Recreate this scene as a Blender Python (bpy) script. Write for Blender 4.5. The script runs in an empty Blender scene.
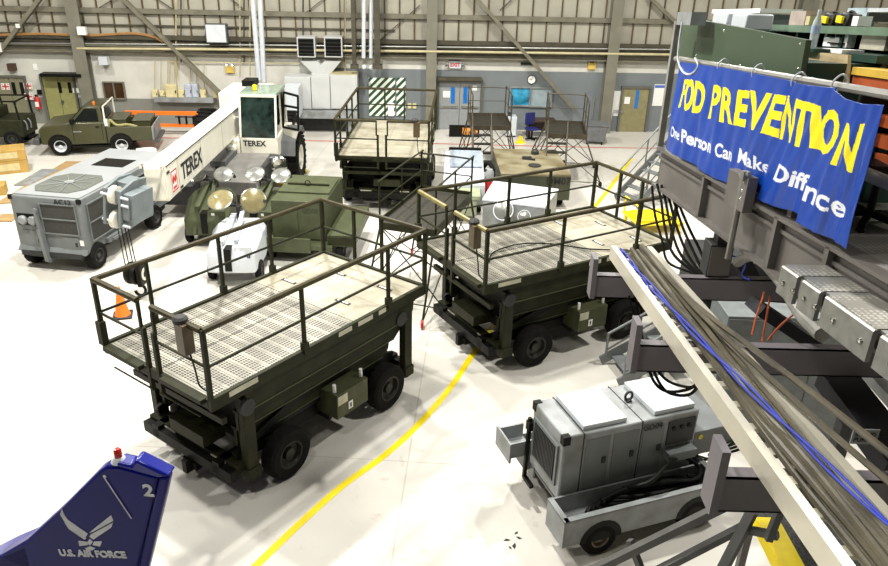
import bpy, bmesh, math, random
from mathutils import Vector, Matrix
C = bpy.context.scene.collection
PI = math.pi
rnd = random.Random(7)
# ---------------------------------------------------------------- camera
CAMZ, PITCH, ROLL, FPX = 7.8263, 0.43871, 0.025509, 755.1
def _cam_axes():
    cp, sp = math.cos(PITCH), math.sin(PITCH)
    fw = Vector((0, cp, -sp)); rt = Vector((1, 0, 0)); up = Vector((0, sp, cp))
    c, s = math.cos(ROLL), math.sin(ROLL)
    return fw, rt*c + up*s, up*c - rt*s
FW, RT, UP = _cam_axes()
EYE = Vector((0, 0, CAMZ))
cam = bpy.data.cameras.new('camera'); camo = bpy.data.objects.new('camera', cam); C.objects.link(camo)
cam.sensor_width = 36; cam.lens = FPX/888*36; cam.clip_end = 200
camo.matrix_world = Matrix(((RT.x, UP.x, -FW.x, 0), (RT.y, UP.y, -FW.y, 0), (RT.z, UP.z, -FW.z, CAMZ), (0, 0, 0, 1)))
sc = bpy.context.scene; sc.camera = camo
# ---------------------------------------------------------------- world, lights, exposure
w = bpy.data.worlds.new('world'); sc.world = w; w.use_nodes = True
w.node_tree.nodes['Background'].inputs[0].default_value = (1.0, 0.93, 0.8, 1)
w.node_tree.nodes['Background'].inputs[1].default_value = 0.07
sc.view_settings.view_transform = 'Standard'; sc.view_settings.look = 'None'
sc.view_settings.gamma = 1; sc.view_settings.exposure = 0.0
sc.view_settings.use_curve_mapping = False
sc.cycles.use_denoising = True
def lamp(x, y, z, power0, size=1.0, col=(1, 0.975, 0.91)):
    l = bpy.data.lights.new('hangar_lamp', 'AREA'); l.shape = 'DISK'; l.size = size; l.energy = power0*1.9; l.color = col
    o = bpy.data.objects.new('hangar_lamp', l); o.location = (x, y, z); C.objects.link(o)
    return o
for (x, y, p) in ((-10, 4, 230), (-3, 3, 200), (9, 3, 160), (-11, 13, 1000), (-3, 12, 1100), (9, 12, 800), (-15, 22, 800), (-5, 22, 1250), (5, 22, 950), (14, 22, 400)):
    lamp(x, y, 13.5, p, 0.7)
# ---------------------------------------------------------------- helpers
def ray(u, v): return FW + RT*((u-444)/FPX) - UP*((v-283)/FPX)
def G(u, v, z=0.0):
    d = ray(u, v); t = (z-CAMZ)/d.z
    return EYE + d*t
def PL(u, v, p0, n):
    d = ray(u, v); t = (p0-EYE).dot(n)/d.dot(n)
    return EYE + d*t
def lin(c): return tuple(((x/255)/12.92 if x/255 <= 0.04045 else ((x/255+0.055)/1.055)**2.4) for x in c)
MATS = {}
def mat(name, rgb, rough=0.5, metal=0.0, var=0.12, scale=6.0, emit=None, bump=0.0, spec=None, alpha=None, dirt=None, trans=0):
    if name in MATS: return MATS[name]
    m = bpy.data.materials.new(name); m.use_nodes = True; MATS[name] = m
    nt = m.node_tree; b = nt.nodes['Principled BSDF']
    c = lin(rgb)
    b.inputs['Roughness'].default_value = rough; b.inputs['Metallic'].default_value = metal
    if spec is not None: b.inputs['Specular IOR Level'].default_value = spec
    if trans: b.inputs['Transmission Weight'].default_value = trans
    if emit: 
        b.inputs['Emission Color'].default_value = (*c, 1); b.inputs['Emission Strength'].default_value = emit
    tc = nt.nodes.new('ShaderNodeTexCoord'); nz = nt.nodes.new('ShaderNodeTexNoise')
    nz.inputs['Scale'].default_value = scale; nz.inputs['Detail'].default_value = 5
    nt.links.new(tc.outputs['Object'], nz.inputs['Vector'])
    r = nt.nodes.new('ShaderNodeValToRGB')
    r.color_ramp.elements[0].position = 0.3; r.color_ramp.elements[1].position = 0.72
    d2 = lin(dirt) if dirt else tuple(x*(1-2*var) for x in c)
    r.color_ramp.elements[0].color = (*d2, 1); r.color_ramp.elements[1].color = (*[min(1, x*(1+var)) for x in c], 1)
    nt.links.new(nz.outputs['Fac'], r.inputs['Fac']); nt.links.new(r.outputs['Color'], b.inputs['Base Color'])
    if bump:
        bp = nt.nodes.new('ShaderNodeBump'); bp.inputs['Strength'].default_value = bump
        nt.links.new(nz.outputs['Fac'], bp.inputs['Height']); nt.links.new(bp.outputs['Normal'], b.inputs['Normal'])
    return m
class MB:
    def __init__(s, fr=None): s.v = []; s.f = []; s.m = []; s.fr = fr
    def add(s, vs, fs, mi=0):
        n = len(s.v)
        for p in vs:
            p = Vector(p); s.v.append(s.fr @ p if s.fr else p)
        for f in fs: s.f.append([n+i for i in f]); s.m.append(mi)
        return s
    def hexa(s, P, mi=0):   # 8 corners: bottom 4 ccw, top 4 ccw
        return s.add(P, [(3, 2, 1, 0), (4, 5, 6, 7), (0, 1, 5, 4), (1, 2, 6, 5), (2, 3, 7, 6), (3, 0, 4, 7)], mi)
    def bx(s, x0, x1, y0, y1, z0, z1, mi=0, R=None):
        P = [(x0, y0, z0), (x1, y0, z0), (x1, y1, z0), (x0, y1, z0), (x0, y0, z1), (x1, y0, z1), (x1, y1, z1), (x0, y1, z1)]
        if R is not None:
            c = Vector(((x0+x1)/2, (y0+y1)/2, (z0+z1)/2)); P = [c + R @ (Vector(p)-c) for p in P]
        return s.hexa(P, mi)
    def bar(s, p, q, w, h=None, mi=0, up=(0, 0, 1)):
        h = h or w; p = Vector(p); q = Vector(q); d = (q-p).normalized(); u = Vector(up)
        if abs(d.dot(u)) > 0.98: u = Vector((1, 0, 0))
        a = d.cross(u).normalized()*w/2; b = d.cross(a).normalized()*h/2
        return s.hexa([p-a-b, p-a+b, p+a+b, p+a-b, q-a-b, q-a+b, q+a+b, q+a-b], mi)
    def tube(s, pts, r, n=8, mi=0, cap=True):
        pts = [Vector(p) for p in pts]; k = len(pts); vs = []; fs = []
        prev = None
        for i, p in enumerate(pts):
            d = (pts[min(i+1, k-1)]-pts[max(i-1, 0)]).normalized()
            if prev is None:
                u = Vector((0, 0, 1)) if abs(d.z) < 0.9 else Vector((1, 0, 0)); a = d.cross(u).normalized()
            else:
                a = (prev - d*prev.dot(d)).normalized()
            prev = a; b = d.cross(a); rr = r[i] if isinstance(r, (list, tuple)) else r
            for j in range(n):
                t = 2*PI*j/n; vs.append(p + a*math.cos(t)*rr + b*math.sin(t)*rr)
        for i in range(k-1):
            for j in range(n):
                fs.append((i*n+j, i*n+(j+1) % n, (i+1)*n+(j+1) % n, (i+1)*n+j))
        if cap: fs.append(tuple(range(n-1, -1, -1))); fs.append(tuple((k-1)*n+j for j in range(n)))
        return s.add(vs, fs, mi)
    def cyl(s, p, q, r, r2=None, n=16, mi=0): return s.tube([p, q], [r, r if r2 is None else r2], n, mi)
    def lathe(s, prof, p, ax, n=24, mi=0):   # prof: (radius, along axis)
        p = Vector(p); ax = Vector(ax).normalized(); u = Vector((0, 0, 1)) if abs(ax.z) < 0.9 else Vector((1, 0, 0))
        a = ax.cross(u).normalized(); b = ax.cross(a); vs = []; fs = []; k = len(prof)
        for (r, h) in prof:
            for j in range(n):
                t = 2*PI*j/n; vs.append(p + ax*h + a*math.cos(t)*max(r, 1e-4) + b*math.sin(t)*max(r, 1e-4))
        for i in range(k-1):
            for j in range(n): fs.append((i*n+j, i*n+(j+1) % n, (i+1)*n+(j+1) % n, (i+1)*n+j))
        return s.add(vs, fs, mi)
    def prism(s, poly, axis, a0, a1, mi=0):  # poly in the two other axes, extruded along axis ('x','y','z')
        def mk(p, a): return {'x': (a, p[0], p[1]), 'y': (p[0], a, p[1]), 'z': (p[0], p[1], a)}[axis]
        n = len(poly); vs = [mk(p, a0) for p in poly] + [mk(p, a1) for p in poly]
        fs = [tuple(range(n-1, -1, -1)), tuple(range(n, 2*n))] + [(i, (i+1) % n, n+(i+1) % n, n+i) for i in range(n)]
        return s.add(vs, fs, mi)
    def build(s, name, mats, parent=None, bev=0.0, recenter=True, ang=35, kind=None, label=None):
        vs = s.v; off = Vector((0, 0, 0))
        if parent is None and recenter and vs:
            xs = [v.x for v in vs]; ys = [v.y for v in vs]; zs = [v.z for v in vs]
            off = Vector(((min(xs)+max(xs))/2, (min(ys)+max(ys))/2, min(zs)))
        me = bpy.data.meshes.new(name); me.from_pydata([v-off for v in vs], [], s.f)
        if not isinstance(mats, (list, tuple)): mats = [mats]
        for m in mats: me.materials.append(m)
        for p, mi in zip(me.polygons, s.m): p.material_index = mi; p.use_smooth = True
        bm = bmesh.new(); bm.from_mesh(me); bmesh.ops.recalc_face_normals(bm, faces=bm.faces); bm.to_mesh(me); bm.free()
        me.set_sharp_from_angle(angle=math.radians(ang))
        o = bpy.data.objects.new(name, me); C.objects.link(o)
        if parent is None: o.location = off
        else: o.parent = parent
        if bev:
            b = o.modifiers.new('bevel', 'BEVEL'); b.width = bev; b.segments = 2; b.limit_method = 'ANGLE'; b.angle_limit = math.radians(40)
        if kind: o['kind'] = kind
        if label: o['label'] = label
        return o
def tag(o, label, cat, group=None, kind=None):
    o['label'] = label; o['category'] = cat
    if group: o['group'] = group
    if kind: o['kind'] = kind
    return o
def thing(name, label, cat, loc=(0, 0, 0), rz=0.0, group=None):
    o = bpy.data.objects.new(name, None); o.empty_display_size = 0.2; C.objects.link(o)
    o.location = loc; o.rotation_euler = (0, 0, rz)
    return tag(o, label, cat, group)
def dup(root, loc=None, rz=None, label=None, group=None, parent=None):
    r = root.copy(); C.objects.link(r)
    if parent is not None: r.parent = parent
    if loc is not None: r.location = loc
    if rz is not None: r.rotation_euler = (0, 0, rz)
    if label: r['label'] = label
    if group: r['group'] = group
    for ch in list(root.children): dup(ch, parent=r)
    return r
def text_mb(txt, size, fr, depth=0.004, mi=0, shear=0.0, align='CENTER', bold=0.0, mb=None, sx=1.0):
    cu = bpy.data.curves.new('t', 'FONT'); cu.body = txt; cu.size = size; cu.align_x = align; cu.align_y = 'CENTER'
    cu.shear = shear; cu.offset = bold; cu.extrude = depth; cu.resolution_u = 3
    o = bpy.data.objects.new('t', cu); C.objects.link(o)
    dg = bpy.context.evaluated_depsgraph_get(); me = bpy.data.meshes.new_from_object(o.evaluated_get(dg))
    mb = mb or MB()
    mb.add([fr @ Vector((v.co.x*sx, v.co.y, v.co.z)) for v in me.vertices], [tuple(p.vertices) for p in me.polygons], mi)
    bpy.data.objects.remove(o); bpy.data.curves.remove(cu); bpy.data.meshes.remove(me)
    return mb
def frame(o, x, y):     # matrix whose local x runs along x, local y along y
    x = Vector(x).normalized(); z = x.cross(Vector(y)).normalized(); y = z.cross(x)
    return Matrix(((x.x, y.x, z.x, o[0]), (x.y, y.y, z.y, o[1]), (x.z, y.z, z.z, o[2]), (0, 0, 0, 1)))
def arc(pts, n=6, close=False):     # smooth polyline (Catmull-Rom)
    P = [Vector(p) for p in pts]; out = []
    for i in range(len(P)-1):
        a = P[max(i-1, 0)]; b = P[i]; c = P[i+1]; d = P[min(i+2, len(P)-1)]
        for k in range(n):
            t = k/n; out.append(0.5*((2*b)+(c-a)*t+(2*a-5*b+4*c-d)*t*t+(3*b-a-3*c+d)*t**3))
    out.append(P[-1]); return out
# ---------------------------------------------------------------- materials
olive = mat('olive_paint', (42, 43, 27), 0.55, 0, 0.18, 4, spec=.15)
olive_rail = mat('olive_rail_paint', (56, 50, 28), 0.5, 0, 0.2, 9, spec=.2)
olive_gen = mat('olive_green_panel', (70, 75, 52), 0.5, 0, 0.1, 4, spec=.25)
olive_truck = mat('olive_truck_paint', (64, 64, 42), 0.32, 0, 0.06, 3)
black = mat('black_steel', (20, 20, 17), 0.5, 0, 0.2, spec=.15)
rubber = mat('black_rubber', (24, 23, 21), 0.8, 0, 0.2, 12, bump=0.2, spec=.12)
dark = mat('dark_grey_steel', (52, 52, 52), 0.5, 0, 0.15, spec=.25)
grey_p = mat('grey_machine_paint', (112, 116, 116), 0.42, 0, 0.08, 3, spec=.3)
grey_d = mat('slate_grey_paint', (78, 80, 80), 0.45, 0, 0.1, 3)
grey_l = mat('light_grey_paint', (142, 146, 148), 0.4, 0, 0.1, 3, dirt=(112, 114, 112))
white_p = mat('cream_white_paint', (220, 217, 202), 0.35, 0, 0.04, 3)
white_c = mat('white_enamel', (198, 203, 208), 0.35, 0, 0.05, 3)
chrome = mat('bright_metal', (200, 200, 195), 0.2, 1.0, 0.05)
steel = mat('galvanised_steel', (150, 150, 146), 0.38, 0.6, 0.12, 10)
yellow = mat('yellow_paint', (240, 214, 20), 0.5, 0, 0.06)
orange = mat('orange_plastic', (240, 120, 30), 0.5, 0, 0.06)
red = mat('red_paint', (190, 35, 25), 0.45, 0, 0.08)
paper = mat('white_paper', (230, 230, 225), 0.7, 0, 0.03)
glass = mat('dark_glass', (22, 28, 28), 0.06, 0, 0.1)
ink = mat('black_ink', (18, 18, 22), 0.6, 0, 0.0)
# ---------------------------------------------------------------- floor
def floor_mat():
    m = bpy.data.materials.new('white_epoxy_floor'); m.use_nodes = True; nt = m.node_tree; b = nt.nodes['Principled BSDF']
    L = nt.links; N = nt.nodes
    tc = N.new('ShaderNodeTexCoord')
    n1 = N.new('ShaderNodeTexNoise'); n1.inputs['Scale'].default_value = 0.35; n1.inputs['Detail'].default_value = 6
    L.new(tc.outputs['Object'], n1.inputs['Vector'])
    r = N.new('ShaderNodeValToRGB'); r.color_ramp.elements[0].position = 0.35; r.color_ramp.elements[1].position = 0.65
    r.color_ramp.elements[0].color = (*lin((196, 192, 182)), 1); r.color_ramp.elements[1].color = (*lin((208, 205, 197)), 1)
    L.new(n1.outputs['Fac'], r.inputs['Fac'])
    n2 = N.new('ShaderNodeTexNoise'); n2.inputs['Scale'].default_value = 3.0; n2.inputs['Detail'].default_value = 9; n2.inputs['Roughness'].default_value = 0.7
    L.new(tc.outputs['Object'], n2.inputs['Vector'])
    r2 = N.new('ShaderNodeValToRGB'); r2.color_ramp.elements[0].position = 0.28; r2.color_ramp.elements[1].position = 0.42
    r2.color_ramp.elements[0].color = (0.78, 0.74, 0.68, 1); r2.color_ramp.elements[1].color = (1, 1, 1, 1)
    L.new(n2.outputs['Fac'], r2.inputs['Fac'])
    mx = N.new('ShaderNodeMixRGB'); mx.blend_type = 'MULTIPLY'; mx.inputs[0].default_value = 1
    L.new(r.outputs['Color'], mx.inputs[1]); L.new(r2.outputs['Color'], mx.inputs[2])
    # concrete slab joints every 6 m
    br = N.new('ShaderNodeTexBrick'); br.offset = 0; br.inputs['Color1'].default_value = (1, 1, 1, 1); br.inputs['Color2'].default_value = (1, 1, 1, 1)
    br.inputs['Mortar'].default_value = (0.8, 0.78, 0.75, 1); br.inputs['Scale'].default_value = 1; br.inputs['Mortar Size'].default_value = 0.012
    br.inputs['Brick Width'].default_value = 5.2; br.inputs['Row Height'].default_value = 5.2
    mp = N.new('ShaderNodeMapping'); mp.inputs['Rotation'].default_value = (0, 0, 0.05); mp.inputs['Location'].default_value = (1.0, 0.6, 0)
    L.new(tc.outputs['Object'], mp.inputs['Vector']); L.new(mp.outputs['Vector'], br.inputs['Vector'])
    m2 = N.new('ShaderNodeMixRGB'); m2.blend_type = 'MULTIPLY'; m2.inputs[0].default_value = 1
    L.new(mx.outputs['Color'], m2.inputs[1]); L.new(br.outputs['Color'], m2.inputs[2])
    L.new(m2.outputs['Color'], b.inputs['Base Color'])
    b.inputs['Roughness'].default_value = 0.3; b.inputs['Specular IOR Level'].default_value = 0.45
    return m
MB().bx(-30, 30, -6, 36, -0.2, 0).build('floor', floor_mat(), kind='structure', recenter=False)
def strip(pts, w, z, name, m):
    P = arc(pts, 8); mb = MB(); vs = []
    for i, p in enumerate(P):
        d = (P[min(i+1, len(P)-1)]-P[max(i-1, 0)]).normalized(); n = Vector((-d.y, d.x, 0))*w/2
        vs += [Vector((p.x, p.y, z))+n, Vector((p.x, p.y, z))-n]
    mb.add(vs, [(2*i, 2*i+1, 2*i+3, 2*i+2) for i in range(len(P)-1)])
    return mb.build(name, m, kind='structure')
tape = mat('yellow_floor_paint', (232, 205, 10), 0.4, 0, 0.1, 2)
strip([G(225, 600), G(262, 560), G(335, 492), G(385, 455), G(420, 423), G(450, 388), G(478, 347), G(520, 290), G(560, 240), G(596, 205), G(620, 174), G(632, 158)], 0.12, 0.004, 'trim_1', tape)
redp = mat('red_floor_paint', (190, 75, 60), 0.5, 0, 0.1, 2)
strip([G(-20, 133.5), G(100, 136.5), G(320, 141), G(450, 144), G(600, 147.5), G(900, 152)], 0.10, 0.004, 'trim_2', redp)
# ---------------------------------------------------------------- back wall
WA = 0.05116; W0 = Vector((0, 32.351, 0)); WU = Vector((math.cos(WA), math.sin(WA), 0)); WN = Vector((math.sin(WA), -math.cos(WA), 0))  # WN towards the camera
WF = Matrix(((WU.x, WN.x, 0, W0.x), (WU.y, WN.y, 0, W0.y), (0, 0, 1, 0), (0, 0, 0, 1)))   # local: s along the wall, o out of the wall, z
def WP(u, v, out=0.0):
    p = PL(u, v, W0+WN*out, WN)-W0
    return p.dot(WU), p.z
def wmb(): return MB(WF)
def wrect(u0, v0, u1, v1, o0, o1, mi=0, mb=None):
    """box on the wall seen at those pixels, from o0 to o1 out of the wall"""
    mb = mb or wmb(); um = (u0+u1)/2; vm = (v0+v1)/2
    s0 = WP(u0, vm, o1)[0]; s1 = WP(u1, vm, o1)[0]; z1 = WP(um, v0, o1)[1]; z0 = WP(um, v1, o1)[1]
    mb.bx(s0, s1, o0, o1, z0, z1, mi); return mb
w_white = mat('cream_wall_paint', (196, 195, 186), 0.7, 0, 0.05, 1.5)
w_grey = mat('grey_wall_paint', (122, 123, 116), 0.6, 0, 0.05, 1.5)
w_blue = mat('blue_grey_wall_paint', (112, 118, 120), 0.6, 0, 0.05, 1.5)
w_panel = mat('cream_sheet_cladding', (160, 156, 142), 0.6, 0, 0.1, 0.8)
w_rib = mat('brown_cladding_rib', (84, 70, 40), 0.7, 0, 0.2, 2)
girt_m = mat('tan_girder_paint', (112, 108, 92), 0.6, 0, 0.15, 3)
girt_d = mat('dark_girder_paint', (70, 65, 50), 0.6, 0, 0.2, 3)
dusty = mat('dusty_pipe_paint', (185, 175, 135), 0.5, 0, 0.1, 3)
mb = wmb()
zt = 9.0; s_l, s_r = -24, 24
sA = WP(100, 80)[0]; sB = WP(435, 80)[0]; sC = WP(325, 80)[0]
z98 = WP(170, 99)[1]; z71 = WP(520, 71)[1]; z38 = WP(430, 41)[1]
mb.bx(s_l, sC, -0.3, 0, 0, z98, 1); mb.bx(s_l, sC, -0.3, 0, z98, z38, 0)
mb.bx(sC, s_r, -0.3, 0, 0, z71, 2); mb.bx(sC, s_r, -0.3, 0, z71, z38, 0)
mb.bx(s_l, s_r, -0.3, 0.0, z38, zt, 3)
s = s_l+0.3
while s < s_r:
    mb.bx(s, s+0.055, 0.0, 0.05, z38, zt, 4); s += 0.6
mb.build('wall_back', [w_white, w_grey, w_blue, w_panel, w_rib], kind='structure', recenter=False)
# side wall far left and right, ceiling well above the picture
MB().bx(-24.3, -24, -6, 34, 0, 14).build('wall_left', w_panel, kind='structure', recenter=False)
MB().bx(24, 24.3, -6, 34, 0, 14).build('wall_right', w_panel, kind='structure', recenter=False)
tn = [3]
def trim(mb, m, **k):
    o = mb.build('trim_%d' % tn[0], m, kind='structure', **k); tn[0] += 1; return o
# horizontal girts
zg1 = WP(300, 14)[1]; zg2 = WP(300, 52, 0.3)[1]; zg3 = WP(300, 44)[1]
trim(wmb().bx(s_l, s_r, 0, 0.16, zg1-0.09, zg1+0.09), girt_m)
mb = wmb(); mb.bx(s_l, s_r, 0.02, 0.30, zg2-0.17, zg2-0.12, 0); mb.bx(s_l, s_r, 0.10, 0.15, zg2-0.15, zg2+0.12, 0); mb.bx(s_l, s_r, 0.02, 0.30, zg2+0.08, zg2+0.13, 0)
trim(mb, girt_m)
mb = wmb(); mb.bx(s_l, s_r, 0, 0.22, z38-0.12, z38+0.04); mb.bx(s_l, s_r, 0, 0.12, z38-0.3, z38-0.2); trim(mb, girt_d)
z21 = WP(60, 24, 0.1)[1]
trim(wmb().bx(s_l, WP(395, 24)[0], 0.05, 0.1, z21-0.03, z21+0.03), girt_d)
# columns (flange, web, flange)
col_m = mat('grey_tan_column_paint', (116, 114, 100), .6, 0, .1, 2)
for (u, wd) in ((86, 0.5), (431, 0.42), (609, 0.46), (790, 0.46)):
    s0 = WP(u, 90, 0.4)[0]; mb = wmb()
    mb.bx(s0-wd/2, s0+wd/2, 0.4, 0.44, 0, zt); mb.bx(s0-wd/2, s0+wd/2, 0.0, 0.04, 0, zt); mb.bx(s0-0.03, s0+0.03, 0.04, 0.4, 0, zt)
    trim(mb, col_m)
# diagonal braces
for a, b, o in (((45, -8), (-6, 60), 0.35), ((116, -8), (226, 99), 0.35), ((471, -8), (574, 109), 0.35), ((648, -4), (688, 34), 0.3)):
    (sa, za), (sb, zb) = WP(*a, o), WP(*b, o)
    trim(wmb().bar((sa, o, za), (sb, o, zb), 0.14, 0.24, up=(0, 1, 0)), girt_m)
for a, b in (((92, 12), (122, -6)), ((250, 15), (226, -6)), ((330, -6), (304, 14)), ((420, 5), (380, 40)), ((180, 14), (150, -6)), ((500, 10), (520, -8))):
    (sa, za), (sb, zb) = WP(*a, .1), WP(*b, .1)
    trim(wmb().bar((sa, .1, za), (sb, .1, zb), 0.03, 0.05, up=(0, 1, 0)), girt_d)
# long pipes along the wall
def wtube(pts, r, m, out=0.3, label='', cat='pipe', name='pipe', grp=None, n=8):
    P = [(WP(u, v, out)[0], out, WP(u, v, out)[1]) for (u, v) in pts]
    o = wmb().tube(P, r, n).build(name, m)
    if label: tag(o, label, cat, grp)
    return o
wtube([(77, 48.5), (230, 49.5), (430, 51.5), (700, 55)], 0.05, dusty, 0.42, 'long cream pipe running along the back wall girder')
wtube([(-10, 43), (300, 45.5), (430, 47), (700, 50)], 0.035, steel, 0.3, 'thin grey conduit pipe just above the long cream pipe')
wtube([(170, 62), (320, 63.5), (700, 66)][0:1]+[(330, 63.5)], 0.02, dusty, 0.1, 'thin conduit over the row of breaker boxes')
for (u0, u1, vb, lab) in ((252, 259, 80, 'left of the two tall white pipes above the crane cab'), (259.5, 264, 82, 'right of the two tall white pipes above the crane cab')):
    wtube([(u0, -8), (u1, vb)], 0.1, white_c, 0.8, lab)
for (u, lab) in ((363.5, 'left of the two white pipes between the dark columns'), (371, 'right of the two white pipes between the dark columns')):
    wtube([(u+0.5, -8), (u, 58)], 0.08, white_c, 0.8, lab)
def column_dark(u0, u1, vb, out, lab):
    s0 = WP(u0, 30, out)[0]; s1 = WP(u1, 30, out)[0]; z0 = WP(u0, vb, out)[1]
    t = thing('steel_column', lab, 'column', WF @ Vector(((s0+s1)/2, out, z0)), WA)
    MB().bx((s0-s1)/2, (s1-s0)/2, -0.1, 0.1, 0, zt-z0).build('shaft', girt_d, t)
    MB().bx((s0-s1)/2-0.08, (s1-s0)/2+0.08, -0.16, 0.16, -0.06, 0.1).build('base_plate', girt_d, t)
column_dark(351.5, 355.5, 67, 0.9, 'narrow dark brown hanging column left of the white pipes')
column_dark(374, 380, 67, 0.9, 'wide dark brown hanging column right of the white pipes')
for (u, v) in ((364, 67), (371, 67.5)):
    s0, z0 = WP(u, v, 0.8)
    tag(MB(WF).lathe([(0.0, -0.1), (0.09, -0.06), (0.11, 0), (0.09, 0.06), (0, 0.1)], (s0, 0.8, z0), (0, 0, 1), 12).build('pipe_fitting', white_c), 'small round white fitting hanging under the %s white pipe' % ('left' if u < 368 else 'right'), 'fitting')
# doors ----------------------------------------------------------------
d_olive = mat('olive_yellow_door_paint', (140, 138, 88), 0.45, 0, 0.06)
d_grey = mat('grey_door_paint', (140, 143, 143), 0.45, 0, 0.04)
d_frame = mat('dark_door_frame', (92, 92, 82), 0.5, 0, 0.08)
blueglass = mat('blue_door_glass', (30, 110, 190), 0.15, 0, 0.1)  # plain blue glass for the door panes
def door(n, u0, v0, u1, v1, m, panes, paneM, leaves=2, bar=False, fm=None):
    t = bpy.data.objects.new('door_%d' % n, None); C.objects.link(t); t['kind'] = 'structure'
    s0, z1 = WP(u0, v0); s1, z0 = WP(u1, v1); z0 = 0.0
    t.location = WF @ Vector(((s0+s1)/2, 0, 0)); t.rotation_euler = (0, 0, WA+PI)   # local y out of the wall
    W = (s1-s0)/2; H = z1
    f = MB(); f.bx(-W-0.08, -W, -0.02, 0.12, 0, H+0.08); f.bx(W, W+0.08, -0.02, 0.12, 0, H+0.08); f.bx(-W, W, -0.02, 0.12, H, H+0.08)
    f.build('door_frame', fm or d_frame, t)
    for k in range(leaves):
        a = -W+2*W*k/leaves; b = -W+2*W*(k+1)/leaves
        L = MB().bx(a+0.01, b-0.01, 0.0, 0.06, 0.01, H-0.01).build('door_leaf', m, t)
        if bar: MB().bx(a+0.08, b-0.08, 0.06, 0.12, 0.46*H, 0.5*H).build('push_bar', chrome, L)
        else: MB().bx((b if k == 0 else a)-0.1, (b if k == 0 else a)-0.02+0.02, 0.06, 0.11, 0.44*H, 0.5*H).build('door_handle', steel, L)
    for (u, va, vb2, wd) in panes:
        s, za = WP(u, va); _, zb = WP(u, vb2); xc = -(s-(s0+s1)/2)
        MB().bx(xc-wd/2, xc+wd/2, 0.06, 0.075, zb, za).build('door_window', paneM, t)
    return t
door(1, -6, 77, 33, 121, mat('faded_olive_door_paint', (122, 120, 96), 0.5, 0, 0.06), [(13.5, 82, 94.5, 0.14), (21.5, 82, 94.5, 0.14)], black)
door(2, 42, 76, 81, 122, d_olive, [(59.5, 82, 92.5, 0.13), (69.5, 82, 92.5, 0.13)], black)
door(3, 439, 81, 479, 129, d_grey, [(453, 87, 103, 0.17), (465.5, 87, 103, 0.17)], blueglass, bar=True)
door(4, 623, 88, 643, 135, mat('tan_door_paint', (135, 128, 92), 0.5, 0, 0.08), [(637.5, 90, 108, 0.14)], blueglass, leaves=1)
tag(wrect(39.5, 74, 80.5, 77, 0.05, 0.5).build('door_canopy', black), 'black flat canopy over the olive yellow double door', 'canopy')
tag(wrect(437.5, 78, 482, 81, 0.05, 0.35).build('lintel_bar', girt_d), 'dark brown rail above the grey double doors with blue windows', 'rail')
# windows
def window(n, u0, v0, u1, v1, pane, fm, split=True):
    t = bpy.data.objects.new('window_%d' % n, None); C.objects.link(t); t['kind'] = 'structure'
    s0, z1 = WP(u0, v0); s1, z0 = WP(u1, v1); W = (s1-s0)/2; H = z1-z0
    t.location = WF @ Vector(((s0+s1)/2, 0, z0)); t.rotation_euler = (0, 0, WA+PI)
    f = MB(); f.bx(-W-.05, -W, 0, .1, -.05, H+.05); f.bx(W, W+.05, 0, .1, -.05, H+.05); f.bx(-W, W, 0, .1, -.05, 0); f.bx(-W, W, 0, .1, H, H+.05)
    if split: f.bx(-.03, .03, 0, .1, 0, H)
    f.build('window_frame', fm, t)
    MB().bx(-W, W, 0.01, 0.03, 0, H).build('window_pane', pane, t)
window(1, 104, 82.5, 125.5, 98, mat('brown_glass', (66, 44, 26), 0.2, 0, 0.2, 2), girt_m)
window(2, 511, 87.5, 529, 105, mat('blue_reflecting_glass', (60, 165, 205), 0.1, 0, 0.45, 1.6), grey_l, False)
window(3, 531, 88, 550, 106, mat('pale_blinds_glass', (150, 165, 170), 0.3, 0, 0.1, 3), grey_l, False)
# things on the wall -----------------------------------------------------
def wthing(name, label, cat, u, v, out=0.0, group=None):
    s0, z0 = WP(u, v, out); return thing(name, label, cat, WF @ Vector((s0, out, z0)), WA+PI, group)
def wb(u0, v0, u1, v1, o0, o1, name, m, label, cat, group=None, bev=0.0):
    return tag(wrect(u0, v0, u1, v1, o0, o1).build(name, m, bev=bev), label, cat, group)
t = wthing('exit_sign', 'white exit sign with red letters and two lamp heads over grey doors', 'sign', 455, 68)
MB().bx(-.25, .25, 0, .1, 0, .28).build('sign_box', white_c, t)
text_mb('EXIT', 0.2, frame((0, 0.11, .14), (-1, 0, 0), (0, 0, 1)), 0.003, bold=0.006).build('lettering', red, t)
for x in (-.33, .33): MB().lathe([(0, 0), (.07, .02), (.08, .1), (0, .12)], (x, .05, .1), (0, 1, 0), 12).build('lamp_head', chrome, t)
t = wthing('wall_clock', 'round white wall clock beside the diagonal brace', 'clock', 531.5, 79.5)
MB().lathe([(0, 0), (.19, 0), (.19, .05), (.165, .06), (.16, .04)], (0, 0, 0), (0, 1, 0), 28).build('case', dark, t)
MB().lathe([(.165, .045), (0, .046)], (0, 0, 0), (0, 1, 0), 28).build('dial', paper, t)
MB().bar((0, .055, 0), (.09, .055, .03), .016).bar((0, .055, 0), (-.02, .055, .13), .012).build('hands', ink, t)
wb(521, 63, 533, 65, 0.0, 0.1, 'wall_bracket', dark, 'small dark bracket above the wall clock', 'bracket')
for (u0, v0, u1, v1, lab) in ((587, 62.5, 595, 69, 'tan emergency light box near the right end of the cream wall band'), (227, 65, 234, 72.5, 'yellow emergency light box above the crane boom')):
    t = wthing('emergency_light', lab, 'lamp', (u0+u1)/2, v1)
    MB().bx(-.17, .17, 0, .12, 0, .26).build('battery_box', mat('yellow_beige_plastic', (200, 172, 84), 0.5), t)
    for x in (-.12, .12): MB().lathe([(.02, -.05), (.07, .03), (.06, .05), (0, .05)], (x, .06, .3), (0, 1, 0.3), 12).build('lamp_head', chrome, t)
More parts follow.
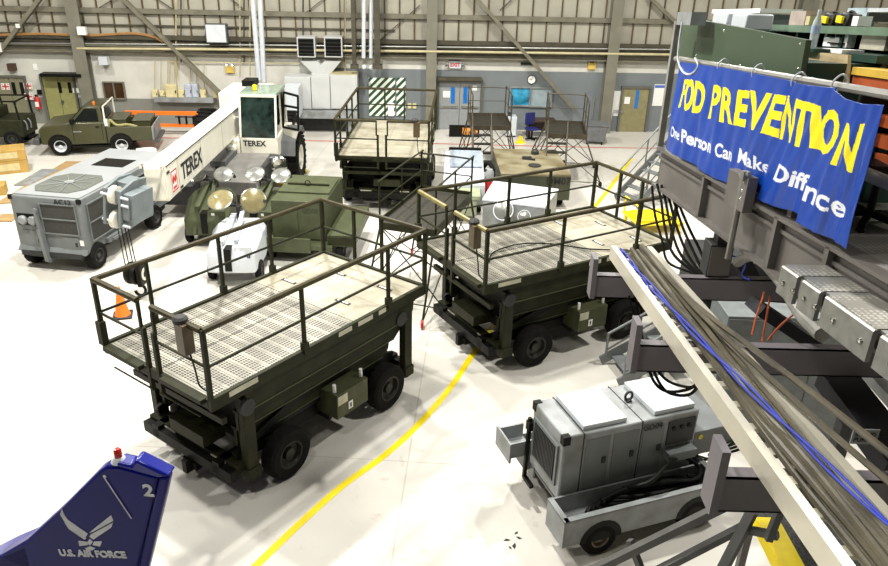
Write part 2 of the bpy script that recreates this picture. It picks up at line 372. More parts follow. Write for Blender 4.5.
for i, (u0, v0, u1, v1) in enumerate(((607.5, 91, 621, 113.5), (605, 112, 612, 119), (613, 110, 619, 116), (624.5, 97, 630, 104), (653.5, 84.5, 669, 106))):
    wb(u0, v0, u1, v1, 0.0 if i != 3 else .07, 0.03 if i != 3 else .09, 'notice_sheet', paper, ('large cream notice board left of the tan door', 'lower left paper pinned under the cream notice board', 'lower right paper pinned under the cream notice board', 'small white sheet on the tan door', 'white poster with blue heading right of the tan door')[i], 'notice')
wb(655, 85.2, 668, 88, 0.03, 0.035, 'poster_heading', mat('blue_print', (80, 110, 190), 0.6), 'blue heading strip on the white poster', 'print')
for i, (u0, v0, u1, v1) in enumerate(((443, 91, 450, 97.5), (472.5, 85.5, 477, 90.5))):
    wb(u0, v0, u1, v1, .065, .08, 'notice_sheet', paper, ('white sheet taped on the left grey door leaf', 'cream sheet at the upper right of the grey double doors')[i], 'notice')
wb(592.5, 97, 593.8, 119, 0, .05, 'wall_conduit', steel, 'upright steel conduit between the folded mast and the notice board', 'pipe')
# breaker boxes shelf
wb(154, 98, 213, 102.5, 0.0, 0.4, 'wall_shelf', grey_l, 'long pale ledge under the row of electrical boxes', 'shelf')
ebx = [(154, 89, 159.5, 97, 1), (161.5, 90, 166.5, 95.5, 1), (167.5, 84, 179, 97, 1), (180, 89.5, 186, 97, 1), (187, 83.5, 193.5, 97, 0), (194, 83.5, 200, 97, 0), (202, 89, 207.5, 97, 1), (214.5, 89, 219, 97, 1)]
enames = ['small cream electrical box at the left end of the ledge', 'tiny cream electrical box second on the ledge', 'large cream electrical box on the ledge', 'small cream electrical box between the large one and the grey pair', 'left one of the pair of tall grey electrical boxes', 'right one of the pair of tall grey electrical boxes', 'small cream electrical box right of the grey pair', 'small cream electrical box right of the diagonal brace']
for (u0, v0, u1, v1, k), lab in zip(ebx, enames):
    t = wthing('electrical_box', lab, 'electrical box', (u0+u1)/2, v1)
    W = (WP(u1, v1)[0]-WP(u0, v1)[0])/2; H = WP(u0, v0)[1]-WP(u0, v1)[1]
    MB().bx(-W, W, 0, .22, 0, H).build('enclosure', mat('cream_box_paint', (206, 196, 150), 0.5) if k else mat('blue_grey_box_paint', (176, 184, 196), 0.5), t, bev=.01)
    MB().bx(-W*.8, W*.8, .22, .235, H*.08, H*.92).build('cover', mat('cream_box_paint', ()) if k else mat('blue_grey_box_paint', ()), t)
    MB().bx(-W*.9, -W*.75, .22, .27, H*.4, H*.6).build('switch', dark, t)
for i, u in enumerate((155, 161, 168, 170, 174.5, 177, 190, 196.5, 204)):
    wtube([(u, 84 if i in (2, 3, 4, 5, 6, 7) else 89), (u, 60)], 0.02, dusty, 0.1, 'thin vertical conduit rising from the electrical boxes', grp='conduits above the electrical boxes')
# many conduits on upper wall
for i, u in enumerate((176, 181, 240, 244, 250, 303, 345, 344.5)):
    wtube([(u, -6), (u, 62 if i % 2 else 75)], 0.03, [dusty, girt_d][i % 2], 0.12, 'tall thin conduit running up the cladding', grp='conduits on the upper cladding')
# junction box, speakers, etc.
t = wthing('junction_cabinet', 'white square cabinet with a dark side mounted over the girder', 'cabinet', 219, 42, 0.3)
MB().bx(-.42, .42, 0, .35, 0, .72).build('enclosure', grey_d, t, bev=.01); MB().bx(-.38, .38, .35, .37, .04, .7).build('door', white_c, t)
wb(77, 27, 85.5, 35, .44, .6, 'junction_box', paper, 'white square box on the left column', 'box')
wb(15.5, 24, 19.5, 28, .4, .5, 'junction_box', paper, 'small white box on the left diagonal brace', 'box')
wb(-3, 43, 1, 52, .4, .5, 'junction_box', paper, 'white box at the left edge of the picture on the brace foot', 'box')
wb(98.5, 57, 107, 65, .1, .4, 'floodlight', white_c, 'white wall floodlight right of the left column', 'lamp')
wb(7, 64, 14, 71, .02, .25, 'loudspeaker', mat('brown_horn', (70, 50, 35), .6), 'small brown loudspeaker above the red marked door', 'speaker')
for (u0, v0, u1, v1, lab) in ((31.5, 78, 39, 90, 'white arrow sign'),): pass
t = wthing('fire_extinguisher', 'red fire extinguisher between the two olive double doors', 'fire extinguisher', 40.5, 108)
MB().lathe([(0, 0), (.09, .0), (.1, .04), (.1, .42), (.05, .5), (.03, .52), (0, .52)], (0, .14, 0), (0, 0, 1), 14).build('cylinder', red, t)
MB().bx(-.05, .05, .1, .2, .52, .58).build('valve', black, t); MB().bx(-.07, .07, .235, .245, .1, .3).build('label_plate', paper, t)
wb(37, 90, 41.5, 94.5, 0, .08, 'call_point', black, 'small black call point above the fire extinguisher', 'box')
for i, (u, v) in enumerate(((5.5, 86.5), (28, 86), (29, 96.5))):
    t = wthing('warning_sign', ('left', 'upper right', 'lower right')[i]+' square sign with a red cross pattern on the faded olive door', 'sign', u, v, .07)
    W = .17; MB().bx(-W, W, 0, .01, -.13, .13).build('sign_plate', paper, t)
    MB().bx(-W*.85, W*.85, .01, .014, -.035, .035).bx(-.035, .035, .01, .014, -.12, .12).bx(-.15, -.09, .01, .014, -.1, -.07).bx(.09, .15, .01, .014, .07, .1).bx(-.15, -.09, .01, .014, .07, .1).bx(.09, .15, .01, .014, -.1, -.07).build('red_cross', mat('faded_red_print', (200, 90, 80), .6), t)
wb(73, 88, 79, 93, .065, .08, 'notice_sheet', paper, 'white sheet on the right leaf of the olive yellow door', 'notice')
wb(33, 64, 37, 70, .0, .02, 'notice_sheet', paper, 'small white and red sheet above the extinguisher', 'notice')
# hvac louvres, duct and white cabinets
cabw = mat('off_white_sheet_metal', (186, 188, 186), .45, 0, .04, 1.5)
t = wthing('louvred_vent', '', 'vent', 308.5, 55, .05)
t['label'] = 'left of the two black louvred vents above the white cabinets'
def louvre(t):
    MB().bx(-.36, .36, 0, .62, 0, .78).build('hood', cabw, t)
    MB().bx(-.31, .31, .62, .63, .05, .73).build('opening', black, t)
    mb = MB()
    for k in range(5): mb.bx(-.31, .31, .6, .68, .13+k*.14, .15+k*.14)
    mb.build('louvre_blades', dark, t)
louvre(t)
o = dup(t, WF @ Vector((WP(335, 55, .05)[0], .05, WP(335, 55, .05)[1])), label='right of the two black louvred vents above the white cabinets')
t = wthing('air_duct', 'white forked duct rising from the cabinets to the two vents', 'duct', 321.5, 76.5, .5)
a = .5
s_ = lambda u, v: (-(WP(u, v, .5)[0]-WP(321.5, 76.5, .5)[0]), WP(u, v, .5)[1]-WP(321.5, 76.5, .5)[1])
P = [s_(*q) for q in ((311.5, 76.5), (312, 72), (301, 61), (318, 61), (321, 64.5), (324.5, 61), (341, 61), (332, 72), (331, 76.5))]
MB().prism(P, 'y', -.3, .1).build('duct_body', cabw, t)
for i, (u0, v0, u1, v1, lab, m) in enumerate(((286, 77, 312, 109, 'left white cabinet of the air unit against the wall', cabw), (312, 76.5, 331, 109, 'middle white cabinet of the air unit, below the forked duct', cabw), (331, 75, 358, 109, 'right white cabinet of the air unit with cream top', cabw))):
    t = wthing('air_unit_cabinet', lab, 'cabinet', (u0+u1)/2, v1, 1.0)
    W = (WP(u1, v1, 1)[0]-WP(u0, v1, 1)[0])/2-.01; H = WP((u0+u1)/2, v0, 1)[1]-WP((u0+u1)/2, v1, 1)[1]
    MB().bx(-W, W, -.85, 0, 0, H).build('body', m, t, bev=.01); MB().bx(-W*.94, W*.94, 0, .015, .05, H-.05).build('front_panel', m, t)
    if i == 2: MB().bx(-W, W, -.85, 0, H, H+.02).build('top_sheet', dusty, t)
s0, z0 = WP(286, 109, 1); s1 = WP(358, 109, 1)[0]
t = wthing('air_unit_plinth', 'white plinth with a dark opening under the white cabinets', 'plinth', 322, 109.5, 1.0)
W = (s1-s0)/2; MB().bx(-W, W, -.9, .25, -.32, -.02).build('plinth_top', grey_l, t)
MB().bx(-W, -W+.5, -.9, 0, -z0+.005, -.32).bx(W-.3, W, -.9, 0, -z0+.005, -.32).bx(-W+.5, W-.3, -.9, -.4, -z0+.005, -.32, 1).build('plinth_body', [grey_l, dark], t)
wb(284, 88, 299, 117, 1.2, 2.2, 'white_housing', white_c, 'white boxy housing behind the open crane cab door', 'box')
# striped board (green white diagonal)
def stripe_mat():
    m = bpy.data.materials.new('green_white_stripes'); m.use_nodes = True; nt = m.node_tree; b = nt.nodes['Principled BSDF']
    tc = nt.nodes.new('ShaderNodeTexCoord'); sp = nt.nodes.new('ShaderNodeSeparateXYZ'); nt.links.new(tc.outputs['Object'], sp.inputs[0])
    ad = nt.nodes.new('ShaderNodeMath'); ad.operation = 'SUBTRACT'; nt.links.new(sp.outputs['X'], ad.inputs[0]); nt.links.new(sp.outputs['Z'], ad.inputs[1])
    mu = nt.nodes.new('ShaderNodeMath'); mu.operation = 'MULTIPLY'; mu.inputs[1].default_value = 3.1; nt.links.new(ad.outputs[0], mu.inputs[0])
    fr = nt.nodes.new('ShaderNodeMath'); fr.operation = 'FRACT'; nt.links.new(mu.outputs[0], fr.inputs[0])
    gt = nt.nodes.new('ShaderNodeMath'); gt.operation = 'GREATER_THAN'; gt.inputs[1].default_value = 0.5; nt.links.new(fr.outputs[0], gt.inputs[0])
    mx = nt.nodes.new('ShaderNodeMixRGB'); mx.inputs[1].default_value = (*lin((225, 228, 215)), 1); mx.inputs[2].default_value = (*lin((28, 70, 45)), 1)
    nt.links.new(gt.outputs[0], mx.inputs[0]); nt.links.new(mx.outputs[0], b.inputs['Base Color']); b.inputs['Roughness'].default_value = .5
    return m
stm = stripe_mat()
tag(wrect(369, 78, 395, 116, .0, .06).build('striped_board', stm), 'wide green and white diagonally striped board on the wall', 'board')
tag(wrect(396.5, 78, 405.5, 116, .0, .06).build('striped_board', stm), 'narrow green and white diagonally striped board at the right', 'board')
wb(388, 103, 394, 116, .06, .12, 'white_strip', paper, 'white upright strip on the striped board', 'panel')
for i, (u, v) in enumerate(((409.5, 106), (414.5, 106))):
    wb(u-1.8, v-2.5, u+1.8, v+2.5, 0, .06, 'wall_outlet', mat('cream_box_paint', ()), ('left', 'right')[i]+' cream outlet beside the striped board', 'outlet')
wb(353, 108, 357, 118, .1, .3, 'yellow_sign', yellow, 'small yellow sign standing left of the striped board', 'sign')
# conduit bundle: cable tray with orange cables
o = wmb()
for k in range(3): o.tube(arc([(WP(u, v-k*.7, .25)[0], .25, WP(u, v-k*.7, .25)[1]) for (u, v) in ((-8, 36), (40, 34.5), (90, 36), (130, 34), (152, 37), (163, 43))], 5), .025, 6)
tag(o.build('cable_bundle', mat('tan_orange_cable', (160, 118, 66), .6)), 'tan orange cable bundle lying along the dark upper girder', 'cable')
# ---------------------------------------------------------------- hydraulic lift stands
def grating_mat():
    m = bpy.data.materials.new('perforated_steel_planks'); m.use_nodes = True; nt = m.node_tree; b = nt.nodes['Principled BSDF']; N = nt.nodes; L = nt.links
    tc = N.new('ShaderNodeTexCoord'); sp = N.new('ShaderNodeSeparateXYZ'); L.new(tc.outputs['Object'], sp.inputs[0])
    def mth(op, a, bb=None):
        n = N.new('ShaderNodeMath'); n.operation = op
        for i, x in enumerate((a, bb)):
            if x is None: continue
            if isinstance(x, (int, float)): n.inputs[i].default_value = x
            else: L.new(x, n.inputs[i])
        return n.outputs[0]
    X, Y = sp.outputs['X'], sp.outputs['Y']
    fx = mth('FRACT', mth('MULTIPLY', X, 1/0.245))
    inner = mth('MULTIPLY', mth('GREATER_THAN', fx, 0.16), mth('LESS_THAN', fx, 0.86))
    hx = mth('SUBTRACT', mth('FRACT', mth('MULTIPLY', fx, 0.245/0.043)), 0.5); hy = mth('SUBTRACT', mth('FRACT', mth('MULTIPLY', Y, 1/0.062)), 0.5)
    rr = mth('ADD', mth('MULTIPLY', hx, hx), mth('MULTIPLY', hy, hy))
    hole = mth('MULTIPLY', mth('LESS_THAN', rr, 0.15), inner)
    seam = mth('GREATER_THAN', fx, 0.965); sy = mth('LESS_THAN', mth('ABSOLUTE', Y), 0.012)
    dk = mth('MAXIMUM', hole, mth('MAXIMUM', seam, sy))
    nz = N.new('ShaderNodeTexNoise'); nz.inputs['Scale'].default_value = 2.2; nz.inputs['Detail'].default_value = 8; L.new(tc.outputs['Object'], nz.inputs['Vector'])
    r = N.new('ShaderNodeValToRGB'); r.color_ramp.elements[0].position = .35; r.color_ramp.elements[1].position = .65
    r.color_ramp.elements[0].color = (*lin((118, 115, 104)), 1); r.color_ramp.elements[1].color = (*lin((160, 157, 144)), 1); L.new(nz.outputs['Fac'], r.inputs['Fac'])
    mx = N.new('ShaderNodeMixRGB'); L.new(dk, mx.inputs[0]); L.new(r.outputs[0], mx.inputs[1]); mx.inputs[2].default_value = (*lin((40, 36, 28)), 1)
    L.new(mx.outputs[0], b.inputs['Base Color']); b.inputs['Roughness'].default_value = .45; b.inputs['Metallic'].default_value = .25
    return m
grat = grating_mat()
def panel_mat(name, per=0.62):
    m = bpy.data.materials.new(name); m.use_nodes = True; nt = m.node_tree; b = nt.nodes['Principled BSDF']; N = nt.nodes; L = nt.links
    tc = N.new('ShaderNodeTexCoord'); nz = N.new('ShaderNodeTexNoise'); nz.inputs['Scale'].default_value = 1.3; nz.inputs['Detail'].default_value = 9; nz.inputs['Roughness'].default_value = .65; L.new(tc.outputs['Object'], nz.inputs['Vector'])
    r = N.new('ShaderNodeValToRGB'); r.color_ramp.elements[0].position = .33; r.color_ramp.elements[1].position = .6
    r.color_ramp.elements[0].color = (*lin((124, 118, 98)), 1); r.color_ramp.elements[1].color = (*lin((164, 159, 142)), 1); L.new(nz.outputs['Fac'], r.inputs['Fac'])
    br = N.new('ShaderNodeTexBrick'); br.offset = 0; br.inputs['Scale'].default_value = 1; br.inputs['Mortar Size'].default_value = .008; br.inputs['Brick Width'].default_value = per; br.inputs['Row Height'].default_value = 1.2
    br.inputs['Color1'].default_value = (1, 1, 1, 1); br.inputs['Color2'].default_value = (.9, .9, .9, 1); br.inputs['Mortar'].default_value = (.6, .56, .48, 1); L.new(tc.outputs['Object'], br.inputs['Vector'])
    mx = N.new('ShaderNodeMixRGB'); mx.blend_type = 'MULTIPLY'; mx.inputs[0].default_value = 1; L.new(r.outputs[0], mx.inputs[1]); L.new(br.outputs[0], mx.inputs[2])
    L.new(mx.outputs[0], b.inputs['Base Color']); b.inputs['Roughness'].default_value = .5
    return m
solid_deck = panel_mat('worn_cream_deck_panels')
decal = mat('pale_decal', (190, 188, 165), .5)
hub_d = mat('dark_olive_hub', (34, 34, 26), .45, .3, .2)
def wheel(parent, c, r, wd, name='wheel', hub=None, ax=(0, 1, 0), side=-1, hr=0.55, n=28):
    """tyre about axis ax centred at c; side = which end of the axis is the outer face"""
    ax = Vector(ax)*side; h = wd/2
    w_ = MB().lathe([(r*hr, -h), (r*.86, -h), (r*.97, -h*.75), (r, -h*.4), (r, h*.4), (r*.97, h*.75), (r*.86, h), (r*(hr+.08), h*.96), (r*hr, h*.9)], c, ax, n).build(name, rubber, parent)
    MB().lathe([(0, -h*.6), (r*hr, -h*.6), (r*hr, h*.9), (r*(hr-.06), h*.86), (r*(hr-.12), h*.35), (r*.25, h*.3), (r*.22, h*.7), (r*.12, h*.78), (0, h*.78)], c, ax, n).build('wheel_hub', hub or olive, w_)
    return w_
def lift_stand(label, x, y, a, L, W, z, gate_m=None, rail=1.07, solid_frac=.62, group=None, name='lift_platform', all_solid=False, base=True):
    t = thing(name, label, 'maintenance stand', (x, y, 0), a, group)
    l, h = L/2, W/2
    # deck frame and decks
    f = MB(); f.bx(-l, l, -h, -h+.07, z-.15, z+.04); f.bx(-l, l, h-.07, h, z-.15, z+.04); f.bx(-l, -l+.07, -h+.07, h-.07, z-.13, z+.02); f.bx(l-.07, l, -h+.07, h-.07, z-.15, z+.04)
    for k in range(7): f.bx(-l+.5+k*(L-1)/6, -l+.56+k*(L-1)/6, -h+.07, h-.07, z-.12, z-.03)
    f.build('deck_frame', olive, t, bev=.006)
    xs = -l+L*solid_frac
    if not all_solid: MB().bx(-l+.07, xs, -h+.07, h-.07, z-.03, z).build('deck_grating', grat, t)
    else: xs = -l+.07
    MB().bx(xs, l-.07, -h+.07, h-.07, z-.03, z+.003).build('deck_panel', solid_deck, t)
    if not all_solid:
        for (px, py) in ((xs+.35, .75), (xs+.35, -.55), (xs+1.15, .3), (xs+1.2, -.75)):
            MB().bx(px, px+.07, py-.16, py+.16, z+.003, z+.012).bx(px+.02, px+.05, py-.12, py+.12, z+.012, z+.016, 1).build('hatch_handle', [dark, paper], t)
    # railings
    r = .035; zt_, zm = z+rail, z+rail*.5
    for (sy, pts, xr) in ((-1, (-.6, 1.32), 0), (1, (-1.45, -.1, 1.0), 0)):
        yy = sy*(h-.02)
        MB().tube([(-l+.02, yy, zt_), (l-.02, yy, zt_)], .043, 8).build('top_rail', olive_rail, t)
        MB().tube([(-l+.02, yy, zm), (l-.02, yy, zm)], .022, 8).build('mid_rail', olive, t)
        for px in pts:
            MB().bx(px-.025, px+.025, yy-.025, yy+.025, z-.02, zt_-.03).bx(px-.05, px+.05, yy-.05, yy+.04, z-.02, z+.16).build('post', olive, t)
    for sx in (-1, 1):
        for sy in (-1, 1):
            MB().bx(sx*(l-.02)-.03, sx*(l-.02)+.03, sy*(h-.02)-.03, sy*(h-.02)+.03, z-.1, zt_+.02).build('corner_post', olive, t)
    xe = l-.02
    MB().tube([(xe, -h, zt_), (xe, h, zt_)], .04, 8).build('top_rail', olive_rail, t)
    MB().tube([(xe, -h, zm), (xe, h, zm)], .022, 8).build('mid_rail', olive, t)
    for py in (-.25, .42): MB().bx(xe-.025, xe+.025, py-.025, py+.025, z-.02, zt_).build('post', olive, t)
    xe = -l+.02
    for sy in (-1, 1):       # the two gates at the open end
        g = MB().tube([(xe, sy*(h-.04), zt_), (xe, sy*.16, zt_)], .045, 8).build('gate', gate_m or olive_rail, t)
        MB().tube([(xe, sy*(h-.04), zm), (xe, sy*.12, zm)], .02, 8).build('gate_mid_rail', olive, g)
        MB().bx(xe-.03, xe+.03, sy*.12-.03, sy*.12+.03, z-.35, z+rail*.62).bx(xe-.02, xe+.02, sy*.16-.02, sy*.16+.02, z+rail*.6, zt_).build('gate_post', olive, g)
        MB().tube([(xe-.04, sy*(h-.25), z-.3), (xe-.04, sy*.12, z-.3)], .014, 6).build('gate_lower_rod', olive, g)
        MB().bx(xe-.1, xe, sy*h*.55-.45, sy*h*.55+.45, z-.04, z+.03).build('gate_sill', olive, g)
    # control box hanging on the gate rail near the corner
    b = MB().bx(xe-.11, xe+.05, -h+.28, -h+.46, z+rail-.42, z+rail+.02).build('control_box', mat('brown_control_box', (84, 70, 48), .4), t, bev=.01)
    MB().lathe([(0, 0), (.1, 0), (.1, .05), (.07, .08), (0, .08)], (xe-.03, -h+.42, z+rail+.02), (0, 0, 1), 14).build('beacon', dark, b)
    MB().tube(arc([(xe, -h+.36, z+rail-.4), (xe+.04, -h+.34, z+.35), (xe+.05, -h+.3, z+.12), (xe+.12, -h+.18, z+.02)], 5), .012, 6).build('control_cable', black, b)
    MB().bx(xe-.07, xe+.03, h-.1, h+.02, z+.02, z+.4).build('lamp_bracket', olive, t)
    if not base: return t
    # lift body
    for i, (z0, z1, x0, x1, yy) in enumerate(((z-.5, z-.16, -l+.62, l-.25, h-.1), (z-.86, z-.54, -l+.55, l-.45, h-.24), (z-1.22, z-.9, -l+.6, l-.6, h-.38))):
        for sy in (-1, 1):
            q = MB().prism([(x0, z1), (x1, z1), (x1-.03, z0+.12), (x1-.18, z0), (x0, z0)], 'y', sy*yy-.03, sy*yy+.03).bx(x0, x1, sy*yy-.05, sy*yy+.07, z1-.04, z1+.004).build('side_panel', olive, t); MB().bx(x0+.05, x1-.2, sy*yy-.045, sy*yy+.045, z0+.0, z0+.018).build('lit_edge_flange', olive_gen, q)  # paler olive flange: light caught by the panel edges, put into the colour
    MB().bx(-l+.8, l-.7, -h+.36, h-.36, .75, z-.2).build('light_block', black, t)  # dark box added inside the lift body to block light
    for sy in (-1, 1):
        yy = sy*(h-.32)
        MB().bar((-l+.5, yy, .75), (l-.5, yy, z-.25), .07, .14).bar((-l+.5, yy-.08*sy, z-.25), (l-.5, yy-.08*sy, .75), .07, .14).build('scissor_arm', black, t)
        for sx in (-1, 1):
            MB().prism([(-.09, .38), (.09, .38), (.12, z-.36), (.07, z-.22), (-.07, z-.22), (-.1, z-.36)], 'x', (-l+.66 if sx < 0 else l-.36)-.09, (-l+.66 if sx < 0 else l-.36)+.09).build('guide_post', olive, t) if False else MB().bx((-l+.66 if sx < 0 else l-.36)-.1, (-l+.66 if sx < 0 else l-.36)+.1, sy*(h-.17)-.07, sy*(h-.17)+.07, .4, z-.28).bx((-l+.66 if sx < 0 else l-.36)-.12, (-l+.66 if sx < 0 else l-.36)+.12, sy*(h-.17)-.1, sy*(h-.17)+.1, .36, .55).build('guide_post', olive, t, bev=.01)
            MB().lathe([(0, 0), (.13, 0), (.13, .06), (0, .06)], (sx*(l-.62), sy*(h-.1), z-.42), (0, sy, 0), 16).build('guide_roller', dark, t)
    c = MB(); c.bx(-l+.3, l-.25, -h+.45, -h+.6, .45, .66); c.bx(-l+.3, l-.25, h-.6, h-.45, .45, .66)
    for xx in (-l+.3, -1.15, 0, 1.3, l-.4): c.bx(xx, xx+.16, -h+.2, h-.2, .42, .6)
    c.build('chassis', black, t)
    MB().bx(-l+.42, -l+.58, -h+.2, h-.2, .5, .66).build('bumper', olive, t, bev=.01)
    MB().bx(-l+.5, -l+.6, -.7, .7, .3, .5).bx(-l+.3, -l+.54, -.22, .1, .24, .36).bx(-l+.2, -l+.34, -.12, -.02, .2, .42).build('tow_hitch', black, t)
    for py in (-.65, .55): MB().bx(-l+.41, -l+.42, py-.17, py+.17, .53, .63).build('bumper_plate', decal, t)
    MB().bx(-l+.28, -l+.36, -h+.2, h-.2, z-.6, z-.5).bx(-l+.3, -l+.7, -.5, .3, .8, 1.0).build('cross_member', olive, t)
    for (wx, sy) in ((-1.02, -1), (-1.02, 1), (1.34, -1), (1.34, 1)):
        wheel(t, (wx, sy*(h-.13), .425), .425, .28, side=sy, hub=hub_d)
    for (wx) in (-1.12, 1.36): MB().cyl((wx, -h+.3, .42), (wx, h-.3, .42), .07).build('axle', black, t)
    b = MB().bx(-.02, .72, -h-.02, -h+.5, .52, .98).build('tool_box', mat('olive_box_paint', (74, 76, 54), .45, spec=.2), t, bev=.01)
    MB().bx(-.0, .22, -h-.028, -h-.02, .78, .94).build('data_plate', decal, b); MB().bx(.24, .34, -h-.028, -h-.02, .6, .74).bx(.275, .305, -h-.032, -h-.028, .63, .71, 1).build('number_plate', [paper, ink], b)
    for px in (.05, .68): MB().cyl((px, -h+.1, .98), (px, -h+.1, 1.12), .03).build('filler_cap', paper, b)
    for px, wd in ((-l+.3, .5), (.1, .3), (.55, .35), (1.05, .18)):
        MB().bx(px, px+wd, -h-.004, -h, z-.06, z+.02).build('side_label', decal, t)
    return t
s1 = lift_stand('nearest dark olive lift stand with the orange cone behind its gate end', -2.701, 10.953, .946, 4.655, 2.52, 2.072)
s2 = lift_stand('second dark olive lift stand, right of the nearest one and beside the cable ladder', 2.071, 14.485, .543, 4.655, 2.52, 2.024, gate_m=mat('yellow_olive_tube', (112, 100, 44), .4))
# ---------------------------------------------------------------- grey GD04 generator trailer
t = thing('generator_trailer', 'grey generator trailer marked GD04 with two white lids and a side tray', 'generator', (2.96, 8.22, 0), .356)
hx0, hx1, hy0, hy1, hz0, hz1 = -1.2, .98, .5, 1.42, .62, 1.7
b = MB().bx(hx0, hx1, hy0, hy1, hz0, hz1).build('housing', grey_l, t, bev=.03)
MB().bx(hx0+.3, hx0+.315, hy0-.006, hy1+.006, hz0+.05, hz1+.006).build('panel_seam', dark, b)
MB().bx(.02, .035, hy0-.006, hy1+.006, hz0+.05, hz1+.006).build('panel_seam', dark, b)
for x in (hx0, ): 
    for y in (hy0, hy1): MB().bx(x-.012, x+.1, y-.012 if y == hy0 else y-.08, y+.08 if y == hy0 else y+.012, hz1-.13, hz1+.008).build('corner_bracket', black, b)
for i, (x0, x1) in enumerate(((-.88, -.2), (.25, .92))):
    MB().bx(x0, x1, .56, 1.36, hz1+.005, hz1+.08).build('roof_lid', white_c, t, bev=.008)
MB().tube([(.1+.06*math.cos(a/12*2*PI), 1.0, hz1+.09+.07*math.sin(a/12*2*PI)) for a in range(13)], .018, 8).bx(.06, .14, .96, 1.04, hz1, hz1+.03).build('lifting_eye', dark, t)
# end grille
g = MB().bx(hx0-.03, hx0, hy0+.1, hy1-.1, hz0+.2, hz1-.2).build('end_grille_frame', grey_p, t)
mb = MB().bx(hx0-.035, hx0-.03, hy0+.15, hy1-.15, hz0+.25, hz1-.25)
for k in range(14): mb.bx(hx0-.045, hx0-.035, hy0+.17+k*.042, hy0+.18+k*.042, hz0+.27, hz1-.27, 1)
mb.build('end_grille_mesh', [black, grey_d], g)
MB().bar((hx0-.06, hy1-.04, hz1-.25), (hx0-.08, hy1-.04, .38), .05).bx(hx0-.1, hx0, hy1-.1, hy1, hz1-.45, hz1-.3).bar((hx0-.08, hy1-.04, .4), (hx0-.08, hy1-.3, .4), .06).build('tow_bar', black, t)
# near side doors, control panel
for x0, x1 in ((-.86, -.46), (-.42, 0), (.05, .42)):
    d_ = MB().bx(x0+.01, x1-.01, hy0-.012, hy0, hz0+.1, hz1-.12).build('side_door', grey_p, t)
    MB().bx((x0+x1)/2+.08, (x0+x1)/2+.14, hy0-.03, hy0-.012, 1.15, 1.25).build('latch', dark, d_)
d_ = MB().bx(.47, .92, hy0-.02, hy0, 1.2, hz1-.1).build('control_panel', dark, t)
for k in range(3): MB().lathe([(0, 0), (.035, 0), (.035, .015), (0, .015)], (.56+k*.13, hy0-.02, 1.48), (0, -1, 0), 12).build('gauge', black, d_)
MB().bx(.45, .92, hy0-.16, hy0, 1.0, 1.14).build('panel_shelf', grey_p, t)
text_mb('GD04', .13, frame((.2, hy0-.016, 1.58), (1, 0, 0), (0, 0, 1)), .002, bold=.003).build('marking', ink, t)
# lower engine end
e = MB().bx(hx1, 1.62, hy0+.02, hy1+.02, .85, 1.28).build('end_hood', grey_p, t, bev=.015)
MB().lathe([(0, 0), (.04, 0), (.04, .01), (0, .01)], (1.1, hy0+.02, 1.18), (0, -1, 0), 12).build('end_dial', yellow, e)
MB().bar((1.55, .6, .85), (1.55, .6, .5), .04).bar((1.55, 1.3, .85), (1.55, 1.3, .5), .04).bar((1.1, .6, .6), (1.75, .6, .7), .03).bar((1.1, .6, .8), (1.6, .6, .55), .025).build('end_frame', dark, t)
# chassis with open trays
c = MB()
c.bx(-1.36, 1.22, -.03, -.0, .3, .74); c.bx(-1.1, 1.22, 1.92, 1.95, .3, .74); c.bx(-1.38, -1.35, -.03, .46, .3, .74); c.bx(1.2, 1.23, -.03, 1.95, .3, .74); c.bx(-1.36, 1.2, .44, .47, .42, .74); c.bx(-1.12, -1.09, 1.4, 1.95, .3, .74)
c.bx(-1.36, 1.22, 0, .46, .42, .46); c.bx(-1.1, 1.22, .46, 1.92, .42, .46); c.bx(-1.36, 1.22, -.03, .05, .72, .75); c.bx(-1.38, -1.3, -.03, .47, .72, .75); c.bx(1.14, 1.23, -.03, 1.95, .72, .75)
c.build('chassis_tray', grey_l, t)
MB().bx(-1.1, 1.0, .55, 1.38, .44, .64).build('under_frame', dark, t)
MB().bx(-1.5, -1.1, 1.45, 1.48, .74, .98).bx(-1.5, -1.1, 1.87, 1.9, .74, .98).bx(-1.53, -1.5, 1.42, 1.93, .66, 1.0).bx(-1.5, -1.1, 1.45, 1.9, .72, .75).build('end_tray', grey_l, t)
MB().bx(-1.22, -1.1, 1.5, 1.85, .4, .74).build('end_tray_post', grey_p, t)
for x in (-.78, .77):
    for sy, y in ((-1, .06), (1, 1.86)): wheel(t, (x, y, .27), .27, .2, side=sy, hub=mat('rusty_grey_hub', (120, 105, 88), .6, 0, .2), hr=.5)
    MB().cyl((x, .1, .27), (x, 1.8, .27), .04).build('axle', dark, t)
# wheel arches: dark half discs
for x in (-.78, .77): MB().prism([(x+.33*math.cos(a*PI/10), .28+.33*math.sin(a*PI/10)) for a in range(11)], 'y', -.036, -.03).build('wheel_arch', black, t)
# hose
hose = []
random.seed(3)
for k in range(6):
    cx = .1+.03*k; rx = .95-.05*k; ry = .17-.01*k
    hose += [(cx+rx*math.cos(a*PI/8+.2*k)*1.0, .26+ry*math.sin(a*PI/8+.2*k)*1.0, .52+.035*k+.02*math.sin(a*1.3+k)) for a in range(16)]
o = MB(Matrix.Translation((2.96, 8.22, 0)) @ Matrix.Rotation(.356, 4, 'Z')).tube(arc(hose, 3), .032, 8).tube(arc([(-.3, .3, .78), (.0, .12, .95), (.45, .3, 1.05), (.8, .44, .95), (1.0, .3, .8), (.8, .15, .76), (.3, .2, .82), (-.3, .25, .8), (-.7, .2, .75)], 6), .032, 8).build('coiled_hose', black)
tag(o, 'thick black hose coiled in the near side tray of the grey generator trailer', 'hose')
hose2 = [(1.45+.3*math.cos(a*.7), .75+.12*math.sin(a*.5), .92-.3*abs(math.sin(a*.33))+.01*a) for a in range(22)]
